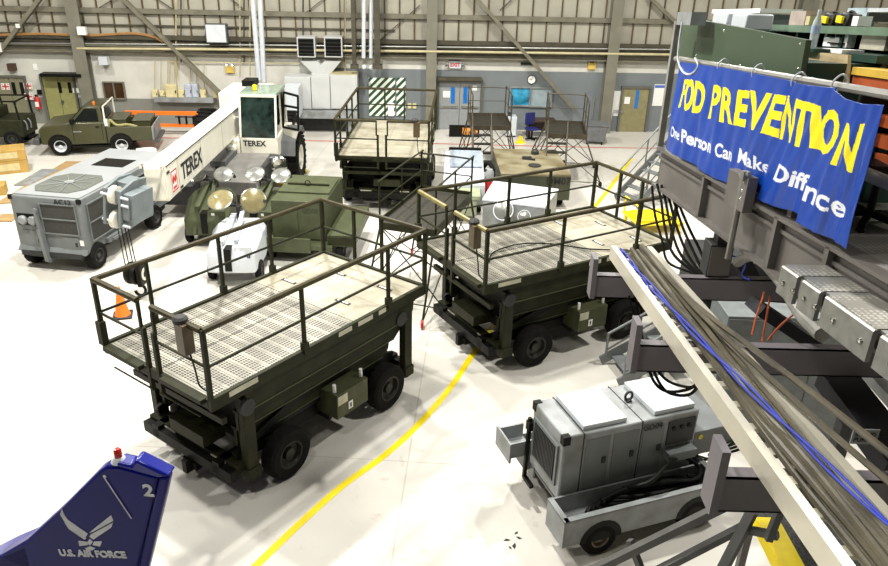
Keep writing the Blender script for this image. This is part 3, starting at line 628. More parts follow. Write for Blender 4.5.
o = MB(Matrix.Translation((2.96, 8.22, 0)) @ Matrix.Rotation(.356, 4, 'Z')).tube(arc([(x+.3, y-.2, z) for x, y, z in hose2], 3), .02, 6).build('hanging_cable', black)
tag(o, 'black cable looped at the right end of the grey generator trailer', 'cable')
# ---------------------------------------------------------------- air conditioning trailer
t = thing('air_conditioner_trailer', 'large grey air conditioning trailer marked AC12 beside the crane boom head', 'trailer', (-8.62, 16.75, 0), 1.42)
X1, Y1, Z0, Z1 = 4.3, 1.8, .48, 1.86
b = MB().prism([(0.0, Z0), (0, Z1), (X1, Z1), (X1, Z0)], 'y', 0, Y1).build('housing', grey_p, t, bev=.03)
MB().bx(.1, X1-.05, .05, Y1-.05, Z1, Z1+.02).build('roof_panel', mat('pale_grey_roof', (138, 141, 142), .45, 0, .04, 1.2), b)
# roof fan grille
poly = [(.35, .5), (.7, .25), (1.45, .25), (1.8, .5), (1.8, 1.35), (1.45, 1.6), (.7, 1.6), (.35, 1.35)]
f = MB().prism(poly, 'z', Z1+.02, Z1+.035).build('fan_grille', mat('dark_green_mesh', (96, 100, 92), .6, .2, .2, 40), t)
mb = MB()
for k in range(9): mb.tube([(1.075, .925, Z1+.05), (1.075+.7*math.cos(k*PI*2/9), .925+.62*math.sin(k*PI*2/9), Z1+.05)], .008, 5)
mb.lathe([(.12, 0), (.12, .03), (0, .03)], (1.075, .925, Z1+.04), (0, 0, 1), 14).build('fan_spider', grey_l, f)
MB().bx(2.6, 3.3, .4, 1.3, Z1+.02, Z1+.03).build('roof_opening', black, t)
for (y0, y1) in ((.0, .0),): pass
# near end (x=0): vents, doors, lamps, tow leg
def grille(x0, x1, y0, y1, z0, z1, ax, par):
    # ax 'x': facing -x ; 'y': facing -y
    fr = MB(); me = MB()
    def B(m, a0, a1, c0, c1, d0, d1):
        if ax == 'x': m.bx(d0, d1, a0, a1, c0, c1)
        else: m.bx(a0, a1, d0, d1, c0, c1)
    a0, a1 = (y0, y1) if ax == 'x' else (x0, x1)
    B(me, a0, a1, z0, z1, -.01, 0); zm = (z0+z1)/2
    for (p, q, r_, s_) in ((a0-.03, a0, z0-.03, z1+.03), (a1, a1+.03, z0-.03, z1+.03), (a0, a1, z0-.03, z0), (a0, a1, z1, z1+.03), (a0, a1, zm-.015, zm+.015)): B(fr, p, q, r_, s_, -.035, 0)
    o = fr.build('grille_frame', grey_p, par); me.build('grille_mesh', mat('fine_dark_mesh', (62, 62, 58), .7, .1, .25, 60), o)
grille(0, 0, .14, 1.02, .98, 1.7, 'x', t)
grille(.25, 1.75, 0, 0, .75, 1.66, 'y', t)
grille(2.1, 3.4, 0, 0, .75, 1.66, 'y', t)
for y0, y1, z0, z1 in ((.18, .62, .52, .9), (1.15, 1.6, .55, 1.0)): 
    d_ = MB().bx(-.015, 0, y0, y1, z0, z1).build('access_door', grey_p, t, bev=.004); MB().bx(-.03, -.015, y0+.05, y0+.1, z0+.15, z0+.25).build('latch', dark, d_)
MB().bx(-.004, .004, 1.12, 1.7, 1.12, 1.42).build('lamp_recess', black, t)
for y in (1.27, 1.53): MB().lathe([(0, -.02), (.11, 0), (.12, .05), (.09, .09), (0, .1)], (-.02, y, 1.27), (-1, 0, 0), 16).build('duct_outlet', grey_l, t)
MB().bar((-.08, 1.12, 1.5), (-.16, .98, .3), .07, .09).bar((-.1, 1.09, 1.1), (-.16, .98, .3), .09, .14).lathe([(0, 0), (.07, 0), (.07, .05), (0, .05)], (-.08, 1.12, 1.54), (-1, 0, 0), 12).bar((-.16, .98, .3), (.2, .98, .3), .1).build('tow_bar', grey_p, t)
text_mb('AC12', .19, frame((-.02, .42, 1.775), (0, -1, 0), (0, 0, 1)), .003, bold=.004).build('marking', ink, t)
for y in (.02, Y1-.02): MB().bx(-.01, .05, y-.05, y+.05, Z1-.1, Z1+.01).build('corner_bracket', black, t)
MB().bx(-.012, -.004, .06, .16, .7, .84).build('data_plate', paper, t)
MB().bx(-.1, X1, .3, Y1-.3, .36, .5).bx(-.12, 0, .1, Y1-.1, .38, .5).build('chassis', dark, t)
MB().prism([(-.1, .48), (.0, .6), (.0, .48)], 'y', 0, Y1).build('front_skirt', grey_p, t)
for x in (.35, 3.15):
    for sy, y in ((-1, .06), (1, Y1-.1)): wheel(t, (x, y, .33), .33, .26, side=sy, hub=dark)
    MB().cyl((x, .1, .33), (x, Y1-.1, .33), .05).build('axle', dark, t)
MB().bx(.75, 2.7, -.1, .02, .5, .62).bx(.9, 1.2, -.16, .02, .52, .58).build('side_step', grey_p, t)
# ---------------------------------------------------------------- mobile crane
t = thing('mobile_crane', 'cream white mobile crane with open glazed cab and long boom lettered TEREX', 'crane', (-6.1, 24.4, 0), 0)
O = Vector((-6.1, 24.4, 0))
def cl(p): return Vector(p)-O
ck = mat('crane_grey_deck', (108, 106, 102), .4, 0, .12, 3)
body = MB().bx(-1.7, .6, -2.9, .8, .75, 1.15).bx(-2.2, -.05, .8, 3.2, .75, 1.15).build('carrier', dark, t)
MB().prism([(-3.3, .6), (-3.3, 1.0), (-2.6, 1.3), (-1.2, 1.32), (-1.2, .7)], 'x', -.55, .55).build('front_deck', ck, t, bev=.02)
MB().prism([(-3.0, .6), (-3.0, 1.25), (-.9, 1.4), (-.9, .7)], 'x', -1.9, -.75).build('side_deck', ck, t, bev=.02)
MB().bx(-.9, -.45, -2.8, -.8, 1.3, 1.46).build('deck_step', grey_d, t)
MB().bx(-2.3, -1.2, -3.6, -1.6, .35, .95).bx(-2.45, -2.2, -3.7, -3.3, .15, .75).build('outrigger_housing', dark, t, bev=.03)
MB().bx(.35, .8, -1.5, -.6, .5, 1.25).build('fender', grey_d, t, bev=.03)
for (xq, sx) in ((.98, 1), (-2.0, -1)):
    for y in (.15, 3.2):
        x = xq if y < 1 else xq-.75
        w_ = wheel(t, (x, y, .82), .82, .56, ax=(1, 0, 0), side=sx, hub=white_p, hr=.5, n=36)
        mb = MB()
        for k in range(26):
            a = 2*PI*k/26; c_, s_n = math.cos(a), math.sin(a)
            mb.hexa([Vector((x+dx, y, .82))+Vector((0, c_*r_-s_n*d, s_n*r_+c_*d)) for r_ in (.8, .85) for (dx, d) in ((-.27, -.05), (.27, -.02), (.27, .05), (-.27, .02))])
        mb.build('tread', rubber, w_)
MB().prism([(-.85, 1.2), (-.95, 1.8), (.95, 1.8), (.9, 1.2)], 'x', .78, 1.5).build('mudguard', grey_d, t) if False else MB().prism([(-.95, 1.15), (-.8, 1.6), (-.3, 1.78), (.6, 1.78), (.95, 1.5), (.95, 1.44), (.55, 1.7), (-.28, 1.7), (-.74, 1.54), (-.88, 1.15)], 'x', .55, 1.25).build('mudguard', grey_d, t)
# superstructure + cab
cw0, cw1, cy0, cy1, cz0, cz1 = -.36, .8, -1.3, .35, 1.2, 3.12
MB().bx(-1.75, .5, -.6, 2.6, 1.15, 1.4).build('turntable', white_p, t, bev=.03)
cabb = MB().prism([(cy0, cz0+.1), (cy0+.12, cz0), (cy1, cz0), (cy1, cz0+.75), (cy0, cz0+.6)], 'x', cw0, cw1).build('cab_body', white_p, t, bev=.03)
# frame posts and roof
fr_ = MB()
for x in (cw0+.03, cw1-.03):
    fr_.bar((x, cy0+.02, cz0+.6), (x, cy0+.28, cz1-.08), .06); fr_.bar((x, cy1-.04, cz0+.7), (x, cy1-.1, cz1-.08), .08)
fr_.bar((cw0, cy0+.28, cz1-.08), (cw1, cy0+.28, cz1-.08), .07); fr_.bar((cw1-.03, -.45, cz0), (cw1-.03, -.45, cz1-.05), .05)
fr_.build('cab_frame', white_p, cabb)
MB().prism([(cy0+.25, cz1-.1), (cy0+.35, cz1), (cy1, cz1+.02), (cy1, cz1-.1)], 'x', cw0, cw1).build('cab_roof', mat('green_tinted_roof_glass', (120, 135, 120), .12), cabb, bev=.02)
gl = mat('green_black_glass', (34, 48, 44), .05, 0, .6, 3)
MB().add([(cw0+.06, cy0+.0, cz0+.62), (cw1-.06, cy0+.0, cz0+.62), (cw1-.06, cy0+.26, cz1-.12), (cw0+.06, cy0+.26, cz1-.12), (cw0+.06, cy0+.02, cz0+.62), (cw1-.06, cy0+.02, cz0+.62), (cw1-.06, cy0+.28, cz1-.12), (cw0+.06, cy0+.28, cz1-.12)], [(0, 1, 2, 3), (7, 6, 5, 4), (0, 4, 5, 1), (1, 5, 6, 2), (2, 6, 7, 3), (3, 7, 4, 0)]).build('windscreen', gl, cabb)
MB().bx(cw0, cw0+.02, cy0+.25, cy1-.1, cz0+.65, cz1-.12).build('side_window', gl, cabb)
MB().bx(cw0+.1, cw1-.1, cy1-.08, cy1-.02, cz0+.7, cz1-.12).build('rear_window', gl, cabb)
MB().bx(cw0+.3, cw1-.2, -.4, .1, cz0+.1, cz0+.65).bx(cw0+.3, cw1-.2, -.0, .1, cz0+.6, cz0+1.2).build('seat', black, cabb)
# open door swung out at right
dr = MB(); dx = cw1+.02
for p, q in (((dx, -.42, cz0+.75), (dx+.55, -.75, cz0+.75)), ((dx+.55, -.75, cz0+.75), (dx+.6, -.78, cz1-.1)), ((dx+.6, -.78, cz1-.1), (dx+.1, -.5, cz1-.05)), ((dx+.1, -.5, cz1-.05), (dx, -.42, cz0+.75)), ((dx+.05, -.45, 2.65), (dx+.58, -.77, 2.65))): dr.bar(p, q, .06)
d_ = dr.build('cab_door', black, t)
MB().hexa([(dx, -.42, cz0+.05), (dx+.35, -.62, cz0+.2), (dx+.35, -.58, cz0+.2), (dx, -.38, cz0+.05), (dx, -.42, cz0+.75), (dx+.55, -.75, cz0+.75), (dx+.55, -.71, cz0+.75), (dx, -.38, cz0+.75)]).build('door_panel', white_p, d_)
text_mb('TEREX', .24, frame((.08, cy0-.012, cz0+.42), (1, 0, 0), (0, 0, 1)), .004, bold=.006).build('lettering', ink, cabb)
MB().prism([(-.52, cz0+.35), (-.42, cz0+.48), (-.32, cz0+.35)], 'y', cy0-.012, cy0-.004).build('emblem', ink, cabb) if False else None
MB().lathe([(0, 0), (.14, .02), (.17, .12), (.1, .2), (0, .2)], (cw0-.3, -1.0, 2.35), (0, -1, 0), 14).bar((cw0-.3, -.95, 2.35), (cw0, -.9, 2.35), .04).build('mirror', white_p, t)
MB().lathe([(0, 0), (.07, 0), (.07, .14), (0, .18)], (0.05, -.6, cz1+.02), (0, 0, 1), 12).build('beacon', yellow, t)
MB().bx(-.5, -.1, .0, .6, cz1, cz1+.18).build('roof_box', black, t)
MB().bx(cw0-.45, cw0-.02, -1.4, -.3, 1.3, 1.75).bx(cw0-.35, cw0-.1, -1.55, -1.35, 1.4, 1.6).build('hydraulic_housing', white_p, t, bev=.04)
MB().bx(-1.6, -.1, 1.0, 2.9, 1.5, 2.7).build('engine_housing', white_p, t, bev=.04)
MB().lathe([(0, 0), (.2, .0), (.26, .3), (.2, .34), (0, .3)], (.85, -1.75, 1.15), (.5, -1, .1), 18).build('headlamp', chrome, t)
# boom
A = PL(148, 187, Vector((0, 16.1, 0)), Vector((0, 1, 0))); B_ = PL(236, 113.5, Vector((0, 25.0, 0)), Vector((0, 1, 0)))
d = (B_-A).normalized(); B2 = B_+d*2.2
side = d.cross(Vector((0, 0, 1))).normalized(); upv = side.cross(d).normalized()     # side towards +x
def boomP(s, a, b): return cl(A+d*s+side*a+upv*b)
Lb = (B2-A).length
hb, wb_ = .42, .25; A = A+side*.09; B2 = B2+side*.09
def boombox(s0, s1, w_, h_, m=0, mb=None):
    mb = mb or MB()
    return mb.hexa([boomP(s0, -w_, -h_), boomP(s0, w_, -h_), boomP(s0, w_, h_), boomP(s0, -w_, h_), boomP(s1, -w_, -h_), boomP(s1, w_, -h_), boomP(s1, w_, h_), boomP(s1, -w_, h_)], m)
bo = boombox(.3, Lb, wb_, hb).build('boom', white_p, t, bev=.02)
BF = frame(A+side*(wb_+.006)-O, d, upv)
MB(BF).bx(0.3, Lb, .375, .4, -.004, .004).build('boom_dark_line', ink, bo)
text_mb('TEREX', .56, BF @ Matrix.Translation((2.3, -.05, 0)), .004, bold=.012, sx=1.12, mb=MB()).build('lettering', ink, bo)
lg = MB(BF).bx(.55, 1.02, -.32, .22, 0, .004).build('logo_plate', paper, bo)
mb = MB(BF); 
for x0, x1, y0, y1 in ((.57, .6, -.3, .2), (.97, 1.0, -.3, .2), (.57, 1.0, .17, .2), (.57, 1.0, -.3, -.27)): mb.bx(x0, x1, y0, y1, .004, .009)
mb.prism([(.62, -.03), (.7, .12), (.785, -.0), (.87, .12), (.95, -.03), (.87, -.14), (.785, -.04), (.7, -.14)], 'z', .004, .009).bx(.66, .91, -.24, -.18, .004, .009).build('logo', red, lg)
for k in (1.15, 3.2, 5.5): MB(BF).bx(k, k+.015, -.45, .4, 0, .004).build('boom_seam', dusty, bo)
for k, q in ((1.2, -.38), (.3, .2)): MB(BF).bx(k, k+.2, q, q+.06, 0, .006).build('boom_mark', ink, bo)
boombox(.2, .35, wb_-.04, hb-.05).build('inner_boom', white_p, t, bev=.02)
MB().tube([boomP(0, -.2, hb+.12), boomP(0, .25, hb+.12)], .03, 6).tube([boomP(-.3, .25, hb+.05), boomP(.3, .25, hb+.12)], .03, 6).bar(boomP(0, -.2, hb), boomP(0, -.2, hb+.12), .04).bar(boomP(0, .25, hb), boomP(0, .25, hb+.12), .04).build('rope_guide', white_p, t)
# boom head
hc = G(129, 203, 2.2); 
HF = Matrix.Translation(hc-O) @ Matrix.Rotation(-.28, 4, 'Z') @ Matrix.Rotation(.12, 4, 'Y') @ Matrix.Scale(.86, 4)
h_ = MB(HF)
h_.prism([(-.5, -.5), (-.42, .45), (.1, .6), (.6, .55), (.62, .0), (.3, -.42), (-.1, -.62)], 'x', .02, .1)
h_.prism([(-.5, -.5), (-.42, .45), (.1, .6), (.6, .55), (.62, .0), (.3, -.42), (-.1, -.62)], 'x', -.42, -.34)
h_.bx(-.34, .02, -.4, -.3, .1, .45).bx(.1, .36, -.35, .5, -.42, .38).bx(-.34, .02, .0, .55, .35, .52).bx(.1, .3, -.42, -.35, -.3, .3)
hd = h_.build('boom_head', mat('blue_grey_head_paint', (110, 118, 120), .4, 0, .1, 3), t, bev=.015)
for zz in (.28, -.38):
    MB(HF).lathe([(0, -.07), (.2, -.07), (.24, -.06), (.2, 0), (.24, .06), (.2, .07), (0, .07)], (-.16, -.3, zz), (1, 0, 0), 20).build('sheave', white_p, hd)
for x0, zz in ((.1, .3), (.1, .1), (-.48, .3), (.12, -.45), (-.48, -.4)): MB(HF).cyl((x0, -.42, zz), (x0+.2, -.42, zz), .035).build('pin', white_c, hd)
hook = Vector((hc.x+.0, hc.y-.25, 0))
hz = .62
mb = MB()
for dx, dy in ((-.2, 0), (-.14, .05), (-.02, 0), (.02, .06)): mb.tube([(hook.x-O.x+dx*.9-.05, hook.y-O.y+dy, hc.z-.45), (hook.x-O.x+dx, hook.y-O.y+dy, hz+.18)], .012, 6)
mb.build('hoist_rope', black, t)
hk = MB().lathe([(0, -.13), (.24, -.13), (.26, -.1), (.26, -.05), (.2, 0), (.26, .05), (.26, .1), (.24, .13), (0, .13)], (hook.x-O.x-.02, hook.y-O.y, hz), (1, -.25, 0), 20).bx(hook.x-O.x+.1, hook.x-O.x+.2, hook.y-O.y-.22, hook.y-O.y+.2, hz-.25, hz+.25).build('hook_block', black, t)
MB().lathe([(.08, 0), (.15, 0), (.15, .02), (.08, .02)], (hook.x-O.x+.21, hook.y-O.y-.02, hz), (1, -.1, 0), 16).build('block_plate', white_p, hk)
MB().tube([(hook.x-O.x+.12*math.sin(a*.5)+.05, hook.y-O.y, hz-.28-.14+.14*math.cos(a*.5)) for a in range(0, 10)], .035, 8).build('hook', black, hk)
# yellow chock blocks near the crane tyre
o = MB().bx(-.35, .35, -.1, .1, 0, .14).bx(-.3, .3, -.07, .07, .14, .16).build('wheel_chock', yellow); o.location = G(288, 184) ; tag(o, 'yellow block on the floor in front of the crane front tyre', 'wheel chock')
o = MB().prism([(-.15, 0), (.15, 0), (.0, .2)], 'y', -.12, .12).build('wheel_chock', yellow); o.location = G(303, 172); tag(o, 'small yellow chock to the right of the crane front tyre', 'wheel chock')
# traffic cone
def cone(u, v, lab, h=.7):
    t = thing('traffic_cone', lab, 'traffic cone', G(u, v), .3)
    MB().bx(-.2, .2, -.2, .2, 0, .05).build('base', dark, t, bev=.02)
    MB().lathe([(.17, .05), (.15, .08), (.035, h), (.02, h), (.0, h-.02)], (0, 0, 0), (0, 0, 1), 20).build('cone_body', orange, t)
cone(123, 316, 'orange traffic cone on a dark base beside the hanging crane hook')
# ---------------------------------------------------------------- third lift stand at the back
s3 = lift_stand('far dark olive lift stand with cream deck standing in front of the striped board', -1.83, 23.75, 1.545, 4.75, 2.74, 1.76, all_solid=True)
for ch in list(s3.children):
    if ch.name.startswith('gate'): 
        pass
# ---------------------------------------------------------------- pickup truck
fx = G(62.5, 156); t = thing('pickup_truck', 'olive green pickup truck with a work box bed parked by the olive doors', 'truck', (fx.x, fx.y, 0), .2)
tr_d = mat('truck_window_glass', (24, 28, 26), .08)
def skin(prof, y0, y1, inset, name, m, par, bev=.03):
    return MB().prism(prof, 'y', y0, y1).build(name, m, par, bev=bev)
b = skin([(-.62, .42), (-.64, .95), (-.54, 1.06), (.45, 1.2), (1.62, 1.2), (1.62, .42), (.45, .4)], 0, 1.78, 0, 'body', olive_truck, t, .04)
MB().hexa([(.4, .06, 1.18), (1.6, .06, 1.18), (1.6, 1.72, 1.18), (.4, 1.72, 1.18), (.93, .2, 1.72), (1.5, .2, 1.74), (1.5, 1.58, 1.74), (.93, 1.58, 1.72)]).build('cab', olive_truck, b, bev=.03)
def quadp(P, off, name, m, par):
    P = [Vector(p) for p in P]; n = (P[1]-P[0]).cross(P[2]-P[0]).normalized()*off
    return MB().hexa(P+[p+n for p in P]).build(name, m, par)
quadp([(.58, .055+.02, 1.24), (1.42, .07, 1.24), (1.38, .16, 1.66), (.98, .165, 1.66)], .03, 'side_window', tr_d, b)
quadp([(.44, 1.6, 1.24), (.44, .16, 1.24), (.88, .27, 1.68), (.88, 1.5, 1.68)], .02, 'windscreen', tr_d, b)
quadp([(1.6, .18, 1.26), (1.6, 1.6, 1.26), (1.53, 1.5, 1.67), (1.53, .28, 1.67)], .02, 'rear_window', tr_d, b)
MB().bx(.5, .515, -.004, 0, .55, 1.18).bx(1.5, 1.515, -.004, 0, .55, 1.18).bx(.52, .8, -.006, 0, .86, .89, 1).bx(1.3, 1.42, -.02, 0, 1.02, 1.06).build('door_trim', [black, grey_l], b)
bd = MB(); bd.bx(1.64, 3.2, 0, .08, .5, 1.02); bd.bx(1.64, 3.2, 1.7, 1.78, .5, 1.02); bd.bx(1.64, 1.7, .08, 1.7, .5, 1.02); bd.bx(1.64, 3.2, .08, 1.7, .5, .62)
bd.build('bed', olive_truck, t, bev=.02)
MB().bx(3.2, 3.25, .02, 1.76, .5, 1.0).build('tailgate', grey_l, t, bev=.01)
MB().bx(3.25, 3.39, .1, 1.68, .38, .5).build('rear_bumper', grey_d, t)
text_mb('1', .3, frame((3.254, .35, .76), (0, 1, 0), (0, 0, 1)), .003, bold=.01).build('number', ink, t)
MB().bx(1.75, 2.3, .3, 1.5, .62, 1.2).bx(1.73, 2.32, .28, 1.52, 1.2, 1.24).build('bed_box', olive_truck, t, bev=.01)
MB().bx(2.5, 3.12, .4, 1.6, .62, 1.12).bx(2.48, 3.14, .38, 1.62, 1.12, 1.16).build('bed_box', olive_truck, t, bev=.01)
MB().tube(arc([(1.72, .1, 1.0), (1.78, .15, 1.25), (2.0, .12, 1.06), (2.4, .1, 1.08), (2.7, .12, .98)], 4), .05, 8).build('rolled_strap', mat('pale_yellow_strap', (140, 136, 84), .6), t)
MB().lathe([(0, 0), (.04, 0), (.05, .1), (.0, .14)], (1.25, .5, 1.73), (0, 0, 1), 12).build('roof_beacon', orange, t)
MB().tube([(1.62, .1, 1.2), (1.62, .12, 1.74), (1.66, 1.66, 1.76), (1.66, 1.68, 1.2)], .03, 8).build('roll_bar', white_p, t)
MB().bx(1.6, 1.72, .02, .14, 1.05, 1.3).build('side_lamp', white_c, t)
MB().bx(-.86, -.68, -.05, 1.83, .42, .66).build('front_bumper', grey_d, t, bev=.02)
MB().bx(-.67, -.63, .5, 1.3, .6, .92).build('radiator_grille', black, t)
for y in (.08, 1.45): MB().bx(-.67, -.6, y, y+.26, .7, .9).build('headlamp', grey_l, t)
for x in (0, 2.1):
    for sy, y in ((-1, .09), (1, 1.69)):
        wheel(t, (x, y, .36), .36, .25, side=sy, hub=white_c, hr=.6)
    MB().prism([(x+.42*math.cos(a*PI/10), .38+.42*math.sin(a*PI/10)) for a in range(11)], 'y', -.006, 0.0).build('wheel_arch', black, t)
    MB().cyl((x, .1, .36), (x, 1.7, .36), .05).build('axle', dark, t)
MB().bx(.4, 1.7, .02, .3, .28, .36).build('side_step', black, t)
MB().bx(.5, .62, -.2, -.04, 1.18, 1.36).bar((.56, -.05, 1.24), (.56, .08, 1.24), .03).build('mirror', black, t)
# ---------------------------------------------------------------- olive open cart at the left edge
o = G(27, 148); t = thing('utility_vehicle', 'dark olive utility vehicle with roll frame cut by the left picture edge', 'vehicle', (o.x, o.y, 0), .1)
MB().bx(-2.4, .0, .0, 1.3, .4, 1.05).build('body', olive, t, bev=.04)
MB().bx(-2.4, -.9, .1, 1.2, 1.05, 1.4).build('cargo_box', olive, t, bev=.03)
f = MB()
for x, y in ((-.08, .05), (-.08, 1.25), (-1.1, .05), (-1.1, 1.25)): f.bar((x, y, 1.05), (x-.05, y, 1.72), .05)
f.bar((-.1, .05, 1.72), (-.1, 1.25, 1.72), .05).bar((-1.15, .05, 1.72), (-.1, .05, 1.72), .05).bar((-1.15, 1.25, 1.72), (-.1, 1.25, 1.72), .05)
f.build('roll_frame', black, t)
for y in (.2, .55): MB().tube(arc([(.01, y, 1.0), (.06, y+.05, .85), (.03, y+.1, .62)], 4), .03, 6).build('tie_strap', grey_l, t)
for x in (-.45, -1.9): wheel(t, (x, .1, .33), .33, .25, hub=dark)
for x in (-.45, -1.9): wheel(t, (x, 1.2, .33), .33, .25, hub=dark, side=1)
MB().bx(0, .35, .3, .5, .3, .42).build('tow_hitch', black, t)
# ---------------------------------------------------------------- yellow crates and flattened cardboard
cardb = mat('yellow_cardboard', (176, 142, 72), .7, 0, .1, 3)
kraft = mat('brown_cardboard', (160, 132, 88), .75, 0, .12, 2)
for (u, v, z, lab, h) in ((3, 176, 0, 'lower yellow box of the stack at the left edge', .42), (2, 176, .43, 'upper yellow box of the stack at the left edge', .36)):
    o = G(14, 172); t = thing('cardboard_box', lab, 'box', (o.x-.15, o.y+.1, z), .5)
    MB().bx(-.9, .55, -.35, .5, 0, h).build('carton', cardb, t, bev=.01)
    MB().bx(-.4, .3, -.356, -.35, h*.25, h*.8).build('printed_label', mat('cream_print', (200, 184, 136), .6), t); MB().bx(.55, .556, -.1, .3, h*.25, h*.7).build('printed_label', mat('cream_print', ()), t)
o = G(0, 212); t = thing('cardboard_box', 'small yellow box low at the left edge behind the grey trailer', 'box', (o.x-1.1, o.y+1.6, 0), .4)
MB().bx(-.4, .4, -.3, .3, 0, .3).build('carton', cardb, t)
def flat(corners, h, name, m, lab, cat, z=0.0):
    P = [G(u, v, z) for u, v in corners]
    o = MB().hexa([(p.x, p.y, z) for p in P]+[(p.x, p.y, z+h) for p in P]).build(name, m); return tag(o, lab, cat)
flat([(-6, 205), (16, 203), (90, 162), (66, 162)], .03, 'cardboard_sheet', kraft, 'long tan cardboard sheet on the floor left of the grey trailer', 'cardboard')
flat([(14, 186), (30, 186), (60, 170), (42, 170)], .04, 'steel_plate', grey_l, 'pale metal sheet lying left of the long cardboard', 'sheet')
flat([(112, 160), (142, 160), (150, 155), (122, 154)], .05, 'cardboard_sheet', kraft, 'short tan cardboard sheet on the floor just behind the grey trailer', 'cardboard')
flat([(-6, 222), (12, 222), (20, 215), (2, 215)], .04, 'cardboard_sheet', kraft, 'small tan cardboard piece at the left edge beside the grey trailer', 'cardboard')
o = G(150, 152); t = thing('rolled_bundle', 'cream rolled bundle on the floor behind the pickup tailgate', 'bundle', (o.x+.1, o.y-.6, 0), .2)
MB().lathe([(0, -.35), (.14, -.33), (.17, -.1), (.17, .2), (.12, .36), (0, .38)], (0, 0, .17), (1, .1, 0), 12).build('roll', white_p, t)
# orange rack
o = G(128, 140); t = thing('orange_rack', 'long low orange rack along the wall behind the pickup bed', 'rack', (-9.9, 30.2, 0), .05)
MB().bx(-3.0, 2.2, -.06, .06, .82, .96).bx(-3.0, 2.2, -.06, .06, .34, .45).build('orange_beam', orange, t)
MB().bx(-2.8, -2.7, -.1, .1, 0, .82).bx(2.0, 2.1, -.1, .1, 0, .82).bx(-.3, -.2, -.1, .1, 0, .82).build('rack_leg', dark, t)
mb = MB()
for k in range(7): mb.bx(-.9+k*.28, -.84+k*.28, -.18, -.07, .5, .8)
mb.bx(-1.0, 1.6, -.2, -.14, .76, .8).build('hanging_fittings', black, t)
# ---------------------------------------------------------------- floodlight carts
lens = mat('floodlight_lens', (138, 139, 134), .22, .4, .12, 8)
def light_cart(u, v, paint, label, a=0.0, aims=((0, -.45, .7), (0, -.45, .7)), lamp_y=.45, lamp_z=1.62, dx=.33, tint=None, lr=.26, code=None, lam_dx=0):
    p = G(u, v); t = thing('floodlight_cart', label, 'floodlight cart', (p.x, p.y, 0), a)
    secs = [(-.95, .34, .4, .78), (-.78, .56, .34, .98), (.25, .62, .32, 1.2), (.85, .58, .34, 1.12)]
    vs = []; fs = []
    for (y, w_, z0, z1) in secs: vs += [(-w_, y, z0), (-w_, y, z1-.2), (-w_+.17, y, z1), (w_-.17, y, z1), (w_, y, z1-.2), (w_, y, z0)]
    for i in range(3):
        for j in range(6): fs.append((i*6+j, i*6+(j+1) % 6, (i+1)*6+(j+1) % 6, (i+1)*6+j))
    fs += [(5, 4, 3, 2, 1, 0), (18, 19, 20, 21, 22, 23)]
    b = MB().add(vs, fs).build('body', paint, t, bev=.02)
    MB().bx(-.1, .06, -.97, -.6, .45, 1.0).build('mast_slot', black, b)
    MB().bx(.12, .5, -.84, -.7, .84, 1.02).build('control_box', paint, b, bev=.01)
    MB().bx(.16, .24, -.846, -.84, .9, .97).build('data_plate', paper, b)
    MB().bar((-.28, -1.0, .45), (-.2, -.72, 1.08), .09, .06).bar((-.2, -.75, 1.08), (-.12, .5, 1.32), .14, .1).build('drawbar', paint, t)
    MB().bar((.14, -.7, 1.1), (.1, .5, 1.42), .1, .08).build('mast', paint, t)
    if code: text_mb(code, .11, frame((-.42, -.88, .78), (1, -.3, 0), (0, .1, 1)), .002, bold=.004, mb=MB()).build('marking', ink, t) if False else text_mb(code, .12, frame((.34, -.852, .78), (1, 0, 0), (0, .05, 1)), .004, bold=.004).build('marking', ink, t)
    MB().tube([(lam_dx-dx*1.6, lamp_y+.05, lamp_z-.16), (lam_dx+dx*1.6, lamp_y+.05, lamp_z-.16)], .03, 6).bar((0, lamp_y, 1.1), (0, lamp_y, lamp_z-.16), .08).build('lamp_bar', dark, t)
    for k, ai in enumerate(aims):
        c = Vector((lam_dx+(-dx, dx)[k]*1.1, lamp_y-.05, lamp_z)); ax = Vector(ai).normalized()
        l_ = MB().lathe([(0, -.16), (.1, -.15), (lr*.75, -.08), (lr, .02), (lr*1.05, .04), (lr*.97, .05)], c, ax, 22).bar(c-ax*.15, (c.x, lamp_y+.05, lamp_z-.16), .05).build('floodlight', mat('silver_lamp_shell', (130, 130, 122), .3, .6, .1), t)
        MB().lathe([(lr*.97, .045), (lr*.6, .075), (0, .09)], c, ax, 22).build('lamp_glass', tint or lens, l_)
        MB().bar(c+ax*.05+Vector((lr*.85, 0, 0)), c-ax*.1+Vector((lr*1.1, 0, 0)), .06).build('lamp_clip', dark, l_)
    for sy, x in ((-1, -.56), (1, .56)): wheel(t, (x, -.35, .24), .24, .16, ax=(1, 0, 0), side=sy, hub=dark)
    MB().cyl((-.6, -.35, .24), (.6, -.35, .24), .04).bx(-.06, .06, .6, .8, .0, .34).build('axle', dark, t)
    return t
light_cart(214, 236, olive_gen, 'olive green floodlight cart in front of the crane boom, left of the pair', .12)
light_cart(268, 236, olive_gen, 'olive green floodlight cart half hidden behind the white one', -.1)
light_cart(240, 272, white_c, 'white floodlight cart with a big amber lamp facing the camera behind the nearest lift stand', .05, aims=((-.1, -.5, .75), (.15, -.85, .45)), lamp_z=1.72, dx=.36, tint=mat('amber_lamp_glass', (146, 136, 98), .15, .3, .1, 8), lr=.3, code='GD03')
